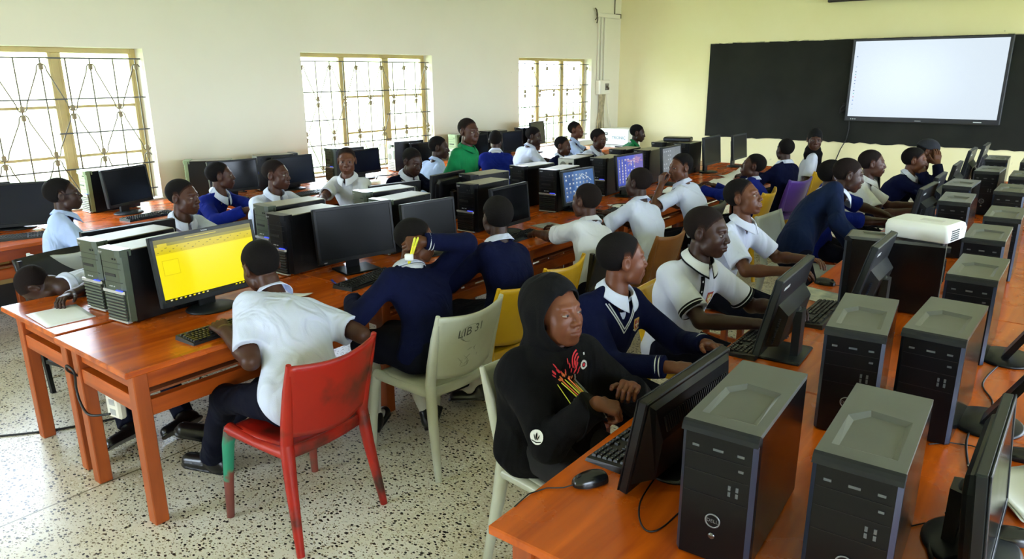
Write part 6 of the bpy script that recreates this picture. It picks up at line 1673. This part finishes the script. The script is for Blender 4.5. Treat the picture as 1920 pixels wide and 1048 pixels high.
person('boy with rolled royal blue sleeves half hidden by the leaning boy', chair='wooden stool of the boy with rolled blue sleeves', head=V3(-1.415, 5.73, 1.155), az=4, haz=34, hp=0, vox=3.6, tone=1, wear='sweater', cloth=M_rb, collar=M_sw, sleeve='half', hip=(-1.55, 6.02), arms={1: dict(w=(-.98, 5.98, .81), e=(-1.18, 5.78, .83)), -1: dict(w=(-1.05, 6.2, .80))}, gaze=(40, 0))
person('boy in white shirt looking right behind the leaning boy', chair='wooden stool of the boy behind the leaning boy', head=V3(-1.37, 6.78, 1.145), az=8, haz=22, hp=0, vox=3.6, tone=0, cloth=M_sc, collar=M_sc, hair='fade', hip=(-1.48, 6.74), arms={1: dict(w=(-1.0, 6.60, .80)), -1: dict(w=(-1.02, 6.95, .80))}, gaze=(30, 2))
person('student in navy sweater resting chin on hand', V3(-1.20, 7.75, 1.09), 0, 10, -4, vox=3.6, tone=2, wear='sweater', cloth=M_nv, collar=M_sw, neckcol=M_stripe, hip=(-1.46, 7.72), hair='afro', arms={1: dict(e=(-1.03, 7.62, .80), w=(-1.105, 7.71, .965), d=(-.35, .25, .55), n=(.5, -.6, -.4), curl=55), -1: dict(w=(-1.0, 7.9, .80))}, gaze=(20, 0))
c = person('student in black cap covering part of the face with a hand', V3(-1.17, 8.28, 1.13), 0, 4, -6, vox=4., tone=2, wear='sweater', cloth=M_dn, collar=None, hip=(-1.42, 8.28), hair='crop', arms={1: dict(e=(-.98, 8.10, .81), w=(-1.06, 8.16, 1.01), d=(-.10, .18, 1), n=(.45, -.85, 0), curl=22), -1: dict(w=(-.98, 8.45, .80))})
def capf(p, c=c):
    q = headq(c, p); d = ell(q, (0, -.018, .038), (.086, .110, .092)); d = np.maximum(d, .030-.10*(q[:, 1]+.02)*0-q[:, 2]-.25*np.minimum(0, q[:, 1]))
    return d*c['hs']
local_sdf(c, 'cap', capf, c['head']-V3(.16, .16, .16), c['head']+V3(.16, .16, .17), .006, mat('cap_black', (22, 25, 34), .9, bump=.3, bscale=300))
# ================================================================== CAMERA AND LIGHT
F_PX, PITCH, ROLL, YAW = 1347.542, 15.93973, -.33993, 37.97033
cp, sp, cy_, sy_ = math.cos(rad(PITCH)), math.sin(rad(PITCH)), math.cos(rad(YAW)), math.sin(rad(YAW))
fwv = Vector((-sy_*cp, cy_*cp, -sp)); rtv = Vector((cy_, sy_, 0)); upv = rtv.cross(fwv)
r2 = rtv*math.cos(rad(ROLL))+upv*math.sin(rad(ROLL)); u2 = upv*math.cos(rad(ROLL))-rtv*math.sin(rad(ROLL))
cam = bpy.data.cameras.new('camera'); co = bpy.data.objects.new('camera', cam); COL.objects.link(co)
M = Matrix((r2, u2, -fwv)).transposed().to_4x4(); M.translation = (0, 0, 1.90); co.matrix_world = M
cam.sensor_fit = 'HORIZONTAL'; cam.sensor_width = 36; cam.lens = F_PX/1920*36; cam.clip_start = .05; cam.clip_end = 200
SC.camera = co
w = bpy.data.worlds.new('sky'); SC.world = w; w.use_nodes = True; nt = w.node_tree; bg = nt.nodes['Background']
tc = nt.nodes.new('ShaderNodeTexCoord'); sx = nt.nodes.new('ShaderNodeSeparateXYZ'); nt.links.new(tc.outputs['Generated'], sx.inputs[0])
r = nt.nodes.new('ShaderNodeValToRGB'); r.color_ramp.elements[0].position = .45; r.color_ramp.elements[0].color = (.70, .81, .96, 1); r.color_ramp.elements[1].position = .75; r.color_ramp.elements[1].color = (.74, .88, 1.06, 1)
mr = nt.nodes.new('ShaderNodeMapRange'); mr.inputs['From Min'].default_value = -1; nt.links.new(sx.outputs['Z'], mr.inputs[0]); nt.links.new(mr.outputs[0], r.inputs[0]); nt.links.new(r.outputs[0], bg.inputs['Color'])
bg.inputs['Strength'].default_value = 5.0
def portal(name, loc, rot_, sx_, sy_):
    l = bpy.data.lights.new(name, 'AREA'); l.shape = 'RECTANGLE'; l.size = sx_; l.size_y = sy_; l.cycles.is_portal = True
    o = bpy.data.objects.new(name, l); COL.objects.link(o); o.location = loc; o.rotation_euler = rot_
    return o
for i, (a, b) in enumerate(WINS): portal('window_portal', (WX-.22, (a+b)/2, (WZ0+WZ1)/2), (0, rad(-90), 0), WZ1-WZ0, b-a)
for i, (a, b) in enumerate(RW): portal('window_portal', (ROOMX+.22, (a+b)/2, 1.65), (0, rad(90), 0), 1.7, b-a)
for i, (a, b) in enumerate(FW): portal('window_portal', ((a+b)/2, FY-.22, 1.65), (rad(90), 0, 0), b-a, 1.7)
SC.view_settings.view_transform = 'Standard'; SC.view_settings.look = 'None'; SC.view_settings.exposure = 2.25; SC.view_settings.gamma = 1.0
SC.cycles.max_bounces = 10; SC.cycles.diffuse_bounces = 6; SC.cycles.transparent_max_bounces = 16; SC.cycles.caustics_reflective = False; SC.cycles.caustics_refractive = False

# ------------------------------------------------------------------ repeats share a group
GROUPS = {'computer_tower': 'computer towers on the tables', 'computer_monitor': 'computer monitors on the tables', 'keyboard': 'keyboards on the tables', 'computer_mouse': 'computer mice on the tables', 'plastic_chair': 'plastic stacking chairs', 'folding_chair': 'black steel-legged chairs', 'wooden_stool': 'wooden stools under seated students', 'person': 'students in the computer room', 'paper_sheet': 'white papers on the tables', 'highlighter_pen': 'yellow pens in the raised hand', 'computer_table': 'wooden computer tables'}
for o in COL.objects:
    k = o.name.split('.')[0]
    if o.parent is None and k in GROUPS and not o.get('group'): o['group'] = GROUPS[k]
